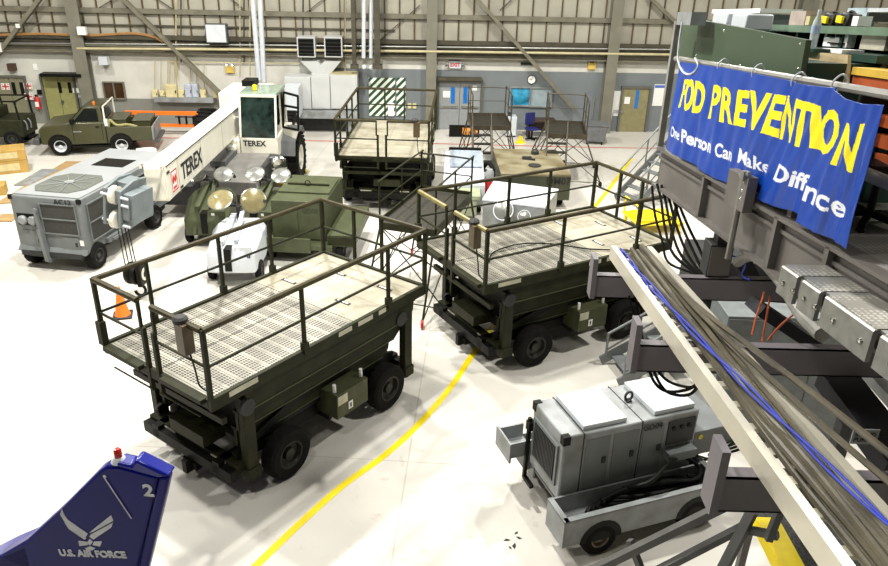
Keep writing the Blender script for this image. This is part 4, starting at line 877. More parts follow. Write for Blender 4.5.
# ---------------------------------------------------------------- green generator
p = G(262, 258, .0); t = thing('green_generator', 'boxy olive green generator trailer marked GD05 right of the floodlight carts', 'generator', (p.x+.35, p.y, 0), -.06)
MB().bx(-.05, 1.35, .1, 2.3, .5, 1.55).build('housing', olive_gen, t, bev=.02)
MB().bx(-.02, 1.32, .7, 1.95, 1.55, 1.6).build('roof_lid', olive_gen, t, bev=.01)
MB().bx(.1, 1.2, 1.25, 1.33, 1.6, 1.64).tube([(.65+.07*math.cos(a*PI/6), 1.2, 1.68+.07*math.sin(a*PI/6)) for a in range(13)], .015, 6).build('lifting_bar', olive, t)
for x0, x1 in ((-.02, .62), (.66, 1.32)): MB().bx(x0, x1, .085, .1, .55, 1.4).build('front_door', olive_gen, t)
text_mb('GD05', .17, frame((.95, .08, 1.3), (1, 0, 0), (0, 0, 1)), .003, bold=.004).build('marking', mat('dark_olive_ink', (50, 54, 38), .6), t)
MB().bx(-.45, 1.55, -.25, 2.6, .38, .5).bx(-.45, 1.0, -.27, -.22, .3, .68).bx(-.47, -.42, -.27, .3, .3, .62).build('chassis_tray', olive_gen, t)
MB().bx(1.4, 2.1, -.1, 2.2, .45, .75).bx(1.42, 2.08, -.14, -.1, .5, .72, 1).build('side_tray', [olive_gen, olive], t)
for x in (-.1, 1.7):
    for y in (.1, 2.0): wheel(t, (x, y, .25), .25, .18, ax=(1, 0, 0), side=(-1 if x < 1 else 1), hub=dark)
mb = MB()
for k in range(5): mb.tube(arc([(-.3+.03*k, .3, .52), (-.25+.03*k, .35+.1*k, .95-.05*k), (-.15, .8, .6+.03*k), (-.35, .5, .55)], 5), .022, 6)
tag(MB(Matrix.Translation((p.x+.35, p.y, 0)) @ Matrix.Rotation(-.06, 4, 'Z')).add(mb.v, mb.f).build('cable_coil', black), 'black cable coil on the front tray of the green generator', 'cable')
# ---------------------------------------------------------------- mobile access stands with stairs
def access_stand(name, lab, loc, rz, w_, d_, z, rail=1.0, m=olive, legs=.55, stair=1.3, n_steps=6, hoops=True, red_caster=False, splay=.35, sx=-1, stair_w=.65, near_ext=0, hr=.3):
    """platform w_ x d_ at height z, stair descending towards -y at side sx"""
    t = thing(name, lab, 'access stand', loc, rz)
    MB().bx(-w_/2, w_/2, -d_/2, d_/2, z-.06, z).build('platform', mat('dark_ribbed_tread', (48, 45, 36), .6, .2, .25, 20), t)
    f = MB().bx(-w_/2, w_/2, -d_/2-.03, -d_/2, z-.14, z+.02).bx(-w_/2, w_/2, d_/2, d_/2+.03, z-.14, z+.08).bx(-w_/2-.03, -w_/2, -d_/2, d_/2, z-.14, z+.08).bx(w_/2, w_/2+.03, -d_/2, d_/2, z-.14, z+.08)
    f.build('platform_frame', m, t)
    for s_ in (-1, 1):
        x = s_*w_/2
        MB().tube(arc([(x, -d_/2, z), (x, -d_/2, z+rail*.9), (x, -d_/2+.1, z+rail), (x, d_/2-.1, z+rail), (x, d_/2, z+rail*.9), (x, d_/2, z)], 4), .022, 6).tube([(x, -d_/2, z+rail*.5), (x, d_/2, z+rail*.5)], .015, 6).tube([(x, 0, z), (x, 0, z+rail)], .018, 6).build('guard_rail', m, t)
    MB().tube(arc([(-w_/2, d_/2, z), (-w_/2, d_/2, z+rail*.85), (-w_/2+.1, d_/2, z+rail*.95), (w_/2-.1, d_/2, z+rail*.95), (w_/2, d_/2, z+rail*.85), (w_/2, d_/2, z)], 4), .022, 6).tube([(-w_/2, d_/2, z+rail*.5), (w_/2, d_/2, z+rail*.5)], .015, 6).build('end_rail', m, t)
    for i in (-1, 1):
        for j in (-1, 1):
            foot = Vector((i*(w_/2+splay)*(1 if j > 0 else 1-near_ext*.35), j*(d_/2+splay*.5)-(near_ext if j < 0 else 0), .12))
            l_ = MB().tube([(i*w_/2, j*d_/2, z-.1), foot], .025, 6).build('leg', m, t)
            MB().lathe([(0, -.03), (.09, -.03), (.1, 0), (.09, .03), (0, .03)], (foot.x, foot.y, .1), (1, .3, 0), 12).build('caster', red if red_caster else rubber, l_)
    bmb = MB()
    for i in (-1, 1):
        bmb.tube([(i*w_/2, -d_/2, z-.1), (i*(w_/2+splay), d_/2+splay*.5, .15)], .015, 5).tube([(i*w_/2, d_/2, z-.1), (i*(w_/2+splay)*(1-near_ext*.35), -d_/2-splay*.5-near_ext, .15)], .015, 5).tube([(i*(w_/2+splay*.5), -d_/2-splay*.25, z*.5), (i*(w_/2+splay*.5), d_/2+splay*.25, z*.5)], .015, 5)
        bmb.tube([(-w_/2, i*d_/2, z-.1), ((w_/2+splay), i*(d_/2+splay*.5), .15)], .015, 5).tube([(w_/2, i*d_/2, z-.1), (-(w_/2+splay), i*(d_/2+splay*.5), .15)], .015, 5).tube([(-w_/2-splay, i*(d_/2+splay*.5), .15), (w_/2+splay, i*(d_/2+splay*.5), .15)], .015, 5)
        bmb.tube([(0, i*d_/2, z-.1), (i*(w_/2+splay), i*(d_/2+splay*.5), .15)], .012, 5)
    bmb.build('cross_brace', m, t)
    if stair:
        xs = sx*(w_/2-stair_w/2)
        st = MB()
        for s_ in (-1, 1): st.bar((xs+s_*stair_w/2, -d_/2, z-.05), (xs+s_*stair_w/2, -d_/2-stair, .08), .03, .14)
        st = st.build('stair_stringer', m, t)
        for k in range(1, n_steps+1):
            q = k/(n_steps+.5); MB().bx(xs-stair_w/2, xs+stair_w/2, -d_/2-stair*q-.1, -d_/2-stair*q+.12, z*(1-q)-.03, z*(1-q)).build('tread', mat('dark_ribbed_tread', ()), st)
        for s_ in (-1, 1):
            x = xs+s_*stair_w/2
            MB().tube(arc([(x, -d_/2-.02, z), (x, -d_/2-.02, z+rail*hr), (x, -d_/2-.15, z+rail*(hr+.05)), (x, -d_/2-stair*.85, rail*.6+z*.12), (x, -d_/2-stair*.95, rail*.5), (x, -d_/2-stair*.97, .12)], 4), .022, 6).build('hand_rail', m, t)
    return t
p4 = G(489, 158); access_stand('mobile_stand', 'dark brown mobile stand in front of the grey double doors', (1.45, 26.9, 0), .06, 1.35, 1.7, 1.66, rail=1.05, m=mat('dark_brown_tube', (62, 55, 40), .5), stair=1.3, sx=-1)
access_stand('mobile_stand', 'dark brown mobile stand under the diagonal brace, right of the blue window', (4.05, 25.9, 0), -.08, 1.3, 1.7, 1.68, rail=1.05, m=mat('dark_brown_tube', ()), stair=1.1, sx=-1, splay=.6)
# tall stand between the two near lift stands
access_stand('mobile_stand', 'dark olive mobile stand with ribbed walkway between the two near lift stands', (-.42, 16.65, 0), -.32, 1.3, 2.6, 1.93, rail=.95, m=olive, stair=0, red_caster=True, splay=.3, near_ext=.75)
# ---------------------------------------------------------------- tan topped cart DM07, white cart and others
rust_top = mat('stained_tan_top', (144, 138, 114), .55, .1, .1, 1.6, dirt=(96, 84, 54))
t = thing('tan_top_cart', 'stained tan topped dark green cart marked DM07', 'cart', (2.7, 22.25, 0), .04)
MB().bx(-1.05, 1.1, 0, 2.9, 1.06, 1.12).build('top_plate', rust_top, t)
MB().bx(-1.05, 1.1, 0.0, .06, .3, 1.06).bx(-1.05, -1.0, .06, 2.9, .3, 1.06).bx(1.05, 1.1, .06, 2.9, .3, 1.06).bx(-1.0, 1.05, 2.84, 2.9, .3, 1.06).build('body', mat('dark_green_cart_paint', (58, 62, 46), .5), t)
text_mb('DM07', .3, frame((.72, -.008, .9), (1, 0, 0), (0, 0, 1)), .004, bold=.006).build('marking', ink, t)
MB().lathe([(.0, 0), (.18, 0), (.2, .02), (.2, .03), (0, .03)], (.1, .9, 1.12), (0, 0, 1), 20).build('filler_cap', dark, t)
MB().lathe([(.0, 0), (.13, 0), (.13, .1), (.07, .16), (0, .16)], (.3, 2.3, 1.12), (0, 0, 1), 16).build('vent_cap', dark, t)
MB().bx(-.2, .1, 1.6, 1.75, 1.12, 1.2).bar((-.15, 1.6, 1.16), (.2, 1.5, 1.16), .05).build('latch', dark, t)
for x in (-.85, .9):
    for y in (.5, 2.4): wheel(t, (x, y, .22), .22, .15, ax=(1, 0, 0), side=(-1 if x < 0 else 1), hub=dark)
P = [G(u, v, 1.2) for u, v in ((483, 199), (544, 207), (558, 189), (494, 181))]
o = sum(P, Vector())/4; t = thing('white_equipment_cart', 'white topped equipment cart with a round lamp on its front behind the second lift stand', 'cart', (o.x, o.y, 0))
Q = [Vector((q.x-o.x, q.y-o.y, 0)) for q in P]
MB().hexa([q*1.0+Vector((0, 0, .25)) for q in Q]+[q+Vector((0, 0, 1.16)) for q in Q]).build('body', grey_l, t, bev=.02)
MB().hexa([q*1.02+Vector((0, 0, 1.16)) for q in Q]+[q*1.02+Vector((0, 0, 1.2)) for q in Q]).build('top_cover', white_c, t)
fd = (Q[1]-Q[0]).normalized(); fn = Vector((fd.y, -fd.x, 0)); fm = Q[0]
for k, (s_, r_) in enumerate(((.62, .27), (1.2, .17))):
    c = fm+fd*s_+fn*.02+Vector((0, 0, .95 if k == 0 else .85))
    l_ = MB().lathe([(0, 0), (r_*.8, 0), (r_, .12), (r_*1.05, .15), (r_*.95, .15)], c, fn+Vector((0, 0, .5)), 20).build('round_lamp', white_c, t)
    MB().lathe([(r_*.95, .14), (r_*.5, .17), (0, .18)], c, fn+Vector((0, 0, .5)), 20).build('lamp_glass', lens, l_)
MB().bx(-.05, .35, -.04, .04, .3, 1.0).build('door_seam', grey_p, t) if False else None
for q in Q: wheel(t, (q.x*.75, q.y*.75, .18), .18, .12, hub=dark)
# white and pale green cart left of the tan one
t = thing('white_service_cart', 'white service cart with a sloping blue grey top behind the ribbed walkway', 'cart', (.6, 21.6, 0), .0)
MB().prism([(0, .25), (0, .95), (1.0, 1.0), (2.4, 1.3), (2.4, .25)], 'x', -.7, .55).build('body', white_c, t, bev=.02)
MB().prism([(1.3, 1.09), (1.3, 1.12), (2.4, 1.36), (2.4, 1.3)], 'x', -.5, .5).build('sloped_top', mat('blue_grey_top', (150, 160, 172), .4), t)
MB().bx(-.55, .5, 2.36, 2.46, 1.34, 1.42).build('top_edge', black, t)
MB().bx(-.9, .4, -.75, .0, .72, .84).bx(-.8, .3, -.7, 0, .2, .72).build('pale_green_box', mat('pale_green_paint', (150, 156, 128), .5), t, bev=.01)
for x in (-.5, .4):
    for y in (.3, 2.0): wheel(t, (x, y, .2), .2, .14, ax=(1, 0, 0), side=(-1 if x < 0 else 1), hub=dark)
t = thing('upright_cylinder', 'small upright cylinder with red and white side between the white cart and the tan one', 'cylinder', (1.32, 22.4, 0), 0)
MB().lathe([(0, 0), (.13, 0), (.13, 1.1), (.08, 1.2), (0, 1.2)], (0, 0, 0), (0, 0, 1), 16).build('tank', grey_l, t); MB().lathe([(.131, .3), (.135, .3), (.135, .9), (.131, .9)], (0, 0, 0), (0, 0, 1), 16).build('red_band', red, t)
tag(MB().tube(arc([(1.25, 24.0, .02), (1.1, 23.6, .6), (1.25, 23.2, 1.15), (1.45, 22.9, 1.0), (1.4, 22.8, .1)], 6), .07, 8).build('air_hose', rubber), 'thick black hose arching beside the tan topped cart', 'hose')
# white cabinet, desk, chair, bin
t = thing('white_cabinet', 'white rolling cabinet against the wall right of the first mobile stand', 'cabinet', (2.62, 31.4, 0), .05)
MB().bx(-.22, .22, -.25, .25, .06, .86).build('body', white_c, t, bev=.02); MB().bx(-.19, .19, -.262, -.25, .1, .8).build('door', white_c, t)
MB().bx(-.2, .2, -.2, .2, 0, .06).bx(-.15, .0, -.1, .05, .86, 1.0).build('base', dark, t)
t = thing('wooden_desk', 'dark brown desk against the wall under the blue window', 'desk', (3.9, 31.35, 0), .05)
wood = mat('dark_brown_wood', (64, 44, 34), .5)
MB().bx(-.6, .55, -.35, .35, .7, .75).build('desk_top', wood, t); MB().bx(-.6, -.5, -.33, .33, 0, .7).bx(.45, .55, -.33, .33, 0, .7).bx(-.5, .45, .28, .33, .2, .7).build('desk_panel', wood, t)
blue_f = mat('blue_fabric', (16, 26, 92), .7)
t = thing('office_chair', 'blue office chair beside the dark brown desk', 'chair', (3.45, 30.75, 0), .4)
MB().bx(-.24, .24, -.24, .24, .44, .52).build('seat', blue_f, t, bev=.03); MB().bx(-.22, .22, .2, .27, .6, 1.1).build('backrest', blue_f, t, bev=.03); MB().cyl((0, 0, .1), (0, 0, .44), .04).bar((-.28, 0, .08), (.28, 0, .08), .05).bar((0, -.28, .08), (0, .28, .08), .05).bar((0, .24, .48), (0, .24, .66), .05).build('base', black, t)
t = thing('grey_bin', 'grey plastic bin on wheels against the wall left of the conduit', 'bin', (6.0, 30.6, 0), -.1)
MB().hexa([(-.38, -.3, .12), (.38, -.3, .12), (.38, .3, .12), (-.38, .3, .12), (-.5, -.4, .78), (.5, -.4, .78), (.5, .4, .78), (-.5, .4, .78)]).build('tub', mat('grey_plastic', (104, 106, 108), .5), t, bev=.02)
MB().bx(-.53, .53, -.43, .43, .78, .82).build('lid', mat('grey_plastic', ()), t); 
for x in (-.3, .3): MB().lathe([(0, -.03), (.06, -.03), (.06, .03), (0, .03)], (x, -.25, .06), (1, 0, 0), 10).build('caster', black, t)
t = thing('picture_board', 'low black board with an orange and white painting leaning below the grey doors', 'board', (.75, 31.0, 0), .03)
MB().bx(-.7, .55, -.03, .03, 0.02, .5).build('board', black, t); MB().bx(-.15, .48, -.04, -.03, .12, .4).build('painted_panel', mat('orange_painting', (226, 150, 60), .6, 0, .3, 7, dirt=(90, 50, 30)), t)
t = thing('yellow_jack', 'small yellow floor item beside the desk', 'jack', (2.95, 30.3, 0), .3)
MB().prism([(-.1, 0), (.1, 0), (.06, .26), (.0, .3)], 'y', -.08, .08).bx(-.18, .18, -.14, .14, 0, .05).build('body', yellow, t)
# ---------------------------------------------------------------- grey stairs under the banner
def stairs(name, lab, foot, rz, run, rise, wd, n, m=grey_d, rail=.95, tread=None, tops=.5, right=True):
    t = thing(name, lab, 'stairs', foot, rz)      # climbs along +x
    for s_ in (-1, 1):
        st = MB().bar((0, s_*wd/2, .1), (run, s_*wd/2, rise), .04, .2).build('stringer', m, t)
        MB().tube([(.1, s_*wd/2, .15), (.1, s_*wd/2, rail+.1), (run, s_*wd/2, rise+rail), (run+tops, s_*wd/2, rise+rail), (run+tops, s_*wd/2, rise)], .028, 8).tube([(.1, s_*wd/2, rail*.55), (run, s_*wd/2, rise+rail*.5)], .02, 6).tube([(run, s_*wd/2, rise), (run, s_*wd/2, rise+rail)], .025, 6).tube([(run*.5, s_*wd/2, rise*.5), (run*.5, s_*wd/2, rise*.5+rail)], .025, 6).build('hand_rail', m, st)
    for k in range(1, n+1):
        q = k/(n+.3); MB().bx(run*q-.13, run*q+.13, -wd/2, wd/2, rise*q-.03, rise*q+.0).build('tread', tread or m, t)
    MB().bx(run, run+tops, -wd/2, wd/2, rise-.05, rise).build('landing', m, t)
    for s_ in (-1, 1): MB().bar((run+tops-.05, s_*wd/2, 0), (run+tops-.05, s_*wd/2, rise), .06).bar((run*.6, s_*wd/2, 0), (run*.6, s_*wd/2, rise*.6), .05).build('support_leg', m, t)
    return t
grey_st = mat('grey_stair_paint', (112, 116, 116), .45, .1, .1)
p = G(628, 205); stairs('grey_stairs', 'grey steel stairs climbing up behind the banner end', (p.x-.1, p.y, 0), .55, 2.3, 1.9, .95, 8, m=grey_st)
p = G(612, 372); stairs('grey_stairs', 'low grey step unit on the floor under the cable ladder end', (p.x-.1, p.y-.15, 0), .22, 1.5, .85, .85, 4, m=grey_st, rail=.6)
t = thing('yellow_work_stand', 'bright yellow low stand on the floor behind the second lift stand', 'stand', (6.1, 20.9, 0), .2)
MB().bx(-.75, .65, -.6, .6, .28, .34).bx(-.6, .5, -.45, .45, .34, .42).build('yellow_deck', yellow, t, bev=.02)
for x in (-.65, .55):
    for y in (-.5, .5): MB().bx(x-.04, x+.04, y-.04, y+.04, 0, .28).build('leg', yellow, t)
MB().tube([(-.7, -.55, .34), (-.7, -.55, .8), (-.7, .55, .8), (-.7, .55, .34)], .03, 6).build('guard_rail', yellow, t)
# ---------------------------------------------------------------- raised dock on the right (slopes gently down away from the camera)
PSI, INC = 1.5987, -.0994
DU = Vector((math.cos(PSI)*math.cos(INC), math.sin(PSI)*math.cos(INC), math.sin(INC))); DV = Vector((math.sin(PSI), -math.cos(PSI), 0)); DW = Vector((0, 0, 1))
D0 = EYE + ray(700, 169)*8.08
DF = Matrix(((DU.x, DV.x, 0, D0.x), (DU.y, DV.y, 0, D0.y), (DU.z, 0, 1, D0.z), (0, 0, 0, 1)))
DI = DF.inverted()
def DL(u, v, b=0.0):
    q = DI @ PL(u, v, D0+DV*b, DV); return q.x, q.z
def dmb(): return MB(DF)
dock_g = mat('dock_grey_paint', (100, 96, 92), .5, 0, .12, 2)
dock_b = mat('dock_beam_paint', (112, 107, 112), .5, 0, .1, 2)
dia = None
def diamond_mat():
    m = bpy.data.materials.new('diamond_plate'); m.use_nodes = True; nt = m.node_tree; b = nt.nodes['Principled BSDF']; N = nt.nodes; L = nt.links
    tc = N.new('ShaderNodeTexCoord'); vo = N.new('ShaderNodeTexVoronoi'); vo.inputs['Scale'].default_value = 26; vo.inputs['Randomness'].default_value = .15
    L.new(tc.outputs['Object'], vo.inputs['Vector'])
    r = N.new('ShaderNodeValToRGB'); r.color_ramp.elements[0].position = .25; r.color_ramp.elements[1].position = .42
    r.color_ramp.elements[0].color = (*lin((205, 202, 192)), 1); r.color_ramp.elements[1].color = (*lin((150, 148, 140)), 1)
    L.new(vo.outputs['Distance'], r.inputs['Fac']); L.new(r.outputs[0], b.inputs['Base Color'])
    b.inputs['Roughness'].default_value = .35; b.inputs['Metallic'].default_value = .5
    bp = N.new('ShaderNodeBump'); bp.inputs['Strength'].default_value = .4; bp.invert = True; L.new(vo.outputs['Distance'], bp.inputs['Height']); L.new(bp.outputs[0], b.inputs['Normal'])
    return m
dia = diamond_mat()
aL = DL(662, 150)[0]; aN = DL(888, 280)[0]-2.4
t = thing('raised_dock', 'grey raised maintenance dock with deep edge girder running along the right side', 'platform')
t.location = (D0.x, D0.y, 0)
def dpart(mb, name, m, par=t, bev=0.0):
    inv = Matrix.Translation((-D0.x, -D0.y, 0))
    q = MB(); q.v = [inv @ v for v in mb.v]; q.f = mb.f; q.m = mb.m
    return q.build(name, m, par, bev=bev)
g = dmb(); g.bx(aN, aL, 0, .02, -.46, 0); g.bx(aN, aL, -.07, .1, -.02, .01); g.bx(aN, aL, -.07, .1, -.48, -.45); g.bx(aN, aL, -.03, 0, -.13, -.1); g.bx(aL-.03, aL, 0, 2.6, -.46, 0)
dpart(g, 'edge_girder', dock_g)
for u, v in ((710, 178), (786, 212), (837, 248)):
    a = DL(u, v)[0]; dpart(dmb().bx(a-.03, a+.03, -.07, 0, -.46, 0), 'stiffener', dock_g)
dpart(dmb().bx(aN, aL, .1, 3.4, -.04, 0.0), 'deck_plate', dia)
for a, bb in ((aL-.5, 3.0), (aL-3.4, 3.2), (aL-6, 3.0)):      # support posts
    if True:
        p = DF @ Vector((a, bb, -.46)); dpart(MB().bx(p.x-.09, p.x+.09, p.y-.09, p.y+.09, 0, p.z), 'support_post', dark)
rs = dmb(); 
zr = DL(676, 58.5)[1]; aR0 = DL(676, 58.5)[0]
rs.tube([(aR0, 0, zr), (aN, 0, zr)], .032, 8); dpart(rs, 'top_rail', mat('grey_rail_paint', (134, 132, 126), .4))
for u, v, top in ((672, 60, 1.45), (819, 78, None)):
    a = DL(u, v)[0]; dpart(dmb().bx(a-.035, a+.035, -.03 if top else .01, .04 if top else .09, -.0, zr+(.42 if top else 0)), 'rail_post', mat('grey_rail_paint', ()))
st_ = DF @ Vector((DL(714, 222)[0], .12, -.48)); dpart(MB().bx(st_.x-.07, st_.x+.07, st_.y-.07, st_.y+.07, st_.z-.75, st_.z).bar((st_.x, st_.y, st_.z-.7), (st_.x+2.6, st_.y+.1, st_.z-.9), .1, .16), 'hanger_bracket', dark)
# cantilever beams towards the cable ladder
beams = []
for (u0, v0, v1, dep, xL) in ((597, 276, 298, 7.8, 1.57), (646, 345.5, 376, 6.14, 1.6), (734, 478, 516, 4.33, 1.63)):
    p = EYE + ray(u0, v0)*dep; z1 = p.z; y = p.y; h = .25
    tt = thing('outrigger_beam', {597: 'farthest of the three grey cross beams under the cable ladder', 646: 'middle grey cross beam under the cable ladder', 734: 'nearest grey cross beam under the cable ladder'}[u0], 'beam', (xL, y, z1-h))
    MB().bx(0, 3.2, -.0, .012, 0, h).bx(0, 3.2, -.0, .1, h-.012, h).bx(0, 3.2, -.0, .1, 0, .012).build('beam_channel', dock_b, tt)
    MB().bx(-.05, .0, -.03, .14, 0, h+.2).build('end_plate', dock_b, tt)
    beams.append((y, z1))
# step covers with diamond tops
labs = ['farthest diamond plate cover box beside the dock girder', 'second diamond plate cover box counted from the far end', 'third diamond plate cover box counted from the far end', 'fourth diamond plate cover box, cut by the right picture edge']
px = [(787, 268), (802, 286), (829, 305), (864, 333)]
a_prev = None; c_top = DL(840, 266)[1]
edges = [DL(838, 264)[0], DL(862, 279)[0], DL(888, 296)[0], DL(888, 296)[0]-.62, DL(888, 296)[0]-1.25]
ctop = -.13
for k in range(4):
    a1 = edges[k]; a0 = edges[k+1]; p = DF @ Vector(((a0+a1)/2, -.3, ctop-.3))
    tt = thing('cover_box', labs[k], 'cover', (p.x, p.y, p.z))
    q = MB(Matrix.Translation(-Vector(p)) @ DF)
    q.prism([(-.40, ctop-.012), (-.39, ctop), (-.08, ctop), (-.08, ctop-.02), (-.37, ctop-.02), (-.37, ctop-.21), (-.40, ctop-.21)], 'x', a0+.07, a1).bx(a0+.012, a0+.07, -.36, -.08, ctop-.02, ctop); q.build('cover_plate', steel, tt)
    MB(Matrix.Translation(-Vector(p)) @ DF).bx(a0+.075, a1-.003, -.375, -.08, ctop+.001, ctop+.006).build('tread_top', dia, tt)
    for f_ in (.25, .75): MB(Matrix.Translation(-Vector(p)) @ DF).lathe([(.022, 0), (.018, .014), (0, .018)], (a0+(a1-a0)*f_, -.40, ctop-.11), (0, -1, 0), 10).build('bolt', chrome, tt)
# ---------------------------------------------------------------- cable ladder with its cables
alu = mat('pale_aluminium', (212, 207, 190), .35, .35, .06, 2)
tt = thing('cable_ladder', 'long pale metal cable ladder crossing the lower right corner over the cross beams', 'cable ladder', (1.83, 7.8, beams[0][1]))
yF = 7.75; yN = 1.9
def zl(y):   # ladder bottom height follows the beams
    (y0, z0), (y2, z2) = beams[0], beams[2]; return z0+(y-y0)*(z2-z0)/(y2-y0)+.006
LO = Vector((1.83, 7.8, beams[0][1]))
def LP(b, y, c): return Vector((1.83+b+.0*(y-6), y, zl(y)+c))-LO
for b0, s_ in ((0.0, -1), (.40, 1)):
    r_ = MB(); h = .15; w_ = .06
    for (ba, bb, ca, cb) in ((b0, b0+.012*s_*-1, 0, h), (b0, b0+w_*s_*-1*-1*(-1), h-.01, h), (b0, b0-w_*s_*-1*-1, 0, .01)): pass
    x0, x1 = (b0, b0+.014); r_.hexa([LP(x0, yN, 0), LP(x1, yN, 0), LP(x1, yF, 0), LP(x0, yF, 0), LP(x0, yN, h), LP(x1, yN, h), LP(x1, yF, h), LP(x0, yF, h)])
    xa, xb = (b0+.014, b0+.06)
    for c0, c1 in ((h-.012, h), (0, .012)): r_.hexa([LP(xa if c0 else xa, yN, c0), LP(xb, yN, c0), LP(xb, yF, c0), LP(xa, yF, c0), LP(xa, yN, c1), LP(xb, yN, c1), LP(xb, yF, c1), LP(xa, yF, c1)])
    r_.build('side_rail', alu, tt)
k = 0; y = 7.6
while y > yN:
    MB().hexa([LP(.014, y-.04, .01), LP(.40, y-.04, .01), LP(.40, y+.04, .01), LP(.014, y+.04, .01), LP(.014, y-.04, .035), LP(.40, y-.04, .035), LP(.40, y+.04, .035), LP(.014, y+.04, .035)]).build('rung', alu, tt); y -= .3
cab_g = mat('brown_grey_cable', (92, 86, 70), .4, 0, .25, 3); cab_b = mat('blue_cable', (45, 65, 190), .5)
rr = random.Random(5)
for k in range(12):
    b0 = .20+.0145*k; rad = .017+.007*rr.random(); lay = k % 3
    pts = []
    for j in range(9):
        yy = 7.7-j*.73; over = k in (7, 10); bb = min(.37, max(.19, b0+.02*math.sin(j*.8+k*1.7)))
        if over: bb = b0+.03*math.sin(j*.8+k)+max(0, j-3)*(.075+.01*(k-7))
        pts.append(LO+LP(bb, yy, (.055+.032*lay+.012*math.sin(j*1.9+k)) if not over else .16+.012*(k//3)+(.02 if j > 2 else -.02)))
    o = MB().tube(arc(pts, 5), rad, 7).build('grey_cable', cab_g)
    tag(o, 'thick brown grey cable lying in the cable ladder among its bundle', 'cable', 'brown grey cables in the cable ladder')
for k in range(2):
    pts = [LO+LP(.10+.018*math.sin(j*1.1+k*3)+.0014*j*j, 7.7-j*.36, .12+.015*math.cos(j*1.1+k*3)+.004*j) for j in range(17)]
    tag(MB().tube(arc(pts, 4), .008, 6).build('blue_cable', cab_b), 'thin blue twisted cable running along the left rail of the cable ladder', 'cable', 'thin blue cables in the cable ladder')
# ---------------------------------------------------------------- banner
import numpy as np
S_ = [(0, (680, 62), (664, 148)), (.16, (703, 65), (690, 163)), (.30, (725, 68), (714, 178)), (.42, (757, 74), (737, 189)), (.55, (797, 82), (759, 193)), (.55, (795, 83), (757, 199)), (.66, (817, 86), (778, 207)), (.75, (838, 88), (799, 214)), (.75, (836, 89), (798, 222)), (.80, (848, 99), (812, 229)), (.90, (866, 104), (832, 239)), (1.0, (887, 105), (851, 249))]
NT = 170
def prep_letters():
    out = []
    def word(txt, TL, TR, BR, BL, mi, bold=.012):
        bold += .022 if mi == 2 else .006
        q = text_mb(txt, 1.0, Matrix.Identity(4), 0.0, bold=bold)
        xs = [v.x for v in q.v]; ys = [v.y for v in q.v]; x0, x1, y0, y1 = min(xs), max(xs), min(ys), max(ys)
        P = []
        for v in q.v:
            a = (v.x-x0)/(x1-x0); c = (y1-v.y)/(y1-y0)
            P.append(((1-c)*((1-a)*TL[0]+a*TR[0])+c*((1-a)*BL[0]+a*BR[0]), (1-c)*((1-a)*TL[1]+a*TR[1])+c*((1-a)*BL[1]+a*BR[1])))
        for f in q.f:
            for i in range(1, len(f)-1): out.append((P[f[0]], P[f[i]], P[f[i+1]], mi))
    A = lambda x, y: (670+x/4.718, 60+y/4.718); B = lambda x, y: (770+x/3.144, 80+y/3.144)
    Y = 1; Wt = 2
    word('F', A(62, 92), A(92, 92), A(70, 215), A(36, 225), Y); word('O', A(80, 88), A(122, 92), A(104, 244), A(62, 238), Y, .03)
    word('D', A(122, 98), A(174, 108), A(152, 256), A(104, 248), Y, .03); word('P', A(208, 116), A(248, 122), A(222, 280), A(172, 276), Y, .03)
    word('R', A(250, 128), A(304, 136), A(292, 304), A(234, 292), Y, .03); word('E', A(322, 140), A(372, 146), A(346, 318), A(296, 306), Y, .03)
    word('V', A(374, 142), A(480, 158), A(448, 340), A(342, 322), Y, .03)
    word('E', (774, 94), (787, 96), (779, 138), (762, 133), Y, .03); word('N', (788, 95.5), (800, 99), (793, 143), (779.5, 139), Y, .02)
    word('T', (797, 99), (817, 104), (808, 149), (789, 144), Y, .02); word('I', (815, 104), (823, 106), (820, 150), (810, 148), Y, .03)
    word('O', (826, 105), (846, 114), (834, 158), (814, 151), Y, .03); word('N', (849, 123), (867, 124), (854, 173), (835, 164), Y, .03)
    word('One', A(6, 308), A(52, 332), A(46, 380), A(2, 358), Wt, -.005); word('Person', A(62, 325), A(203, 378), A(196, 442), A(54, 388), Wt, .008)
    word('Can', A(221, 386), A(292, 418), A(284, 480), A(214, 452), Wt, .005); word('Make', A(324, 416), A(464, 478), A(456, 538), A(316, 482), Wt, -.005)
    word('Diff', B(28, 262), B(128, 300), B(112, 352), B(12, 314), Wt, .008); word('nce', B(122, 330), B(245, 392), B(236, 438), B(106, 378), Wt, .0)
    return out
tri = prep_letters()
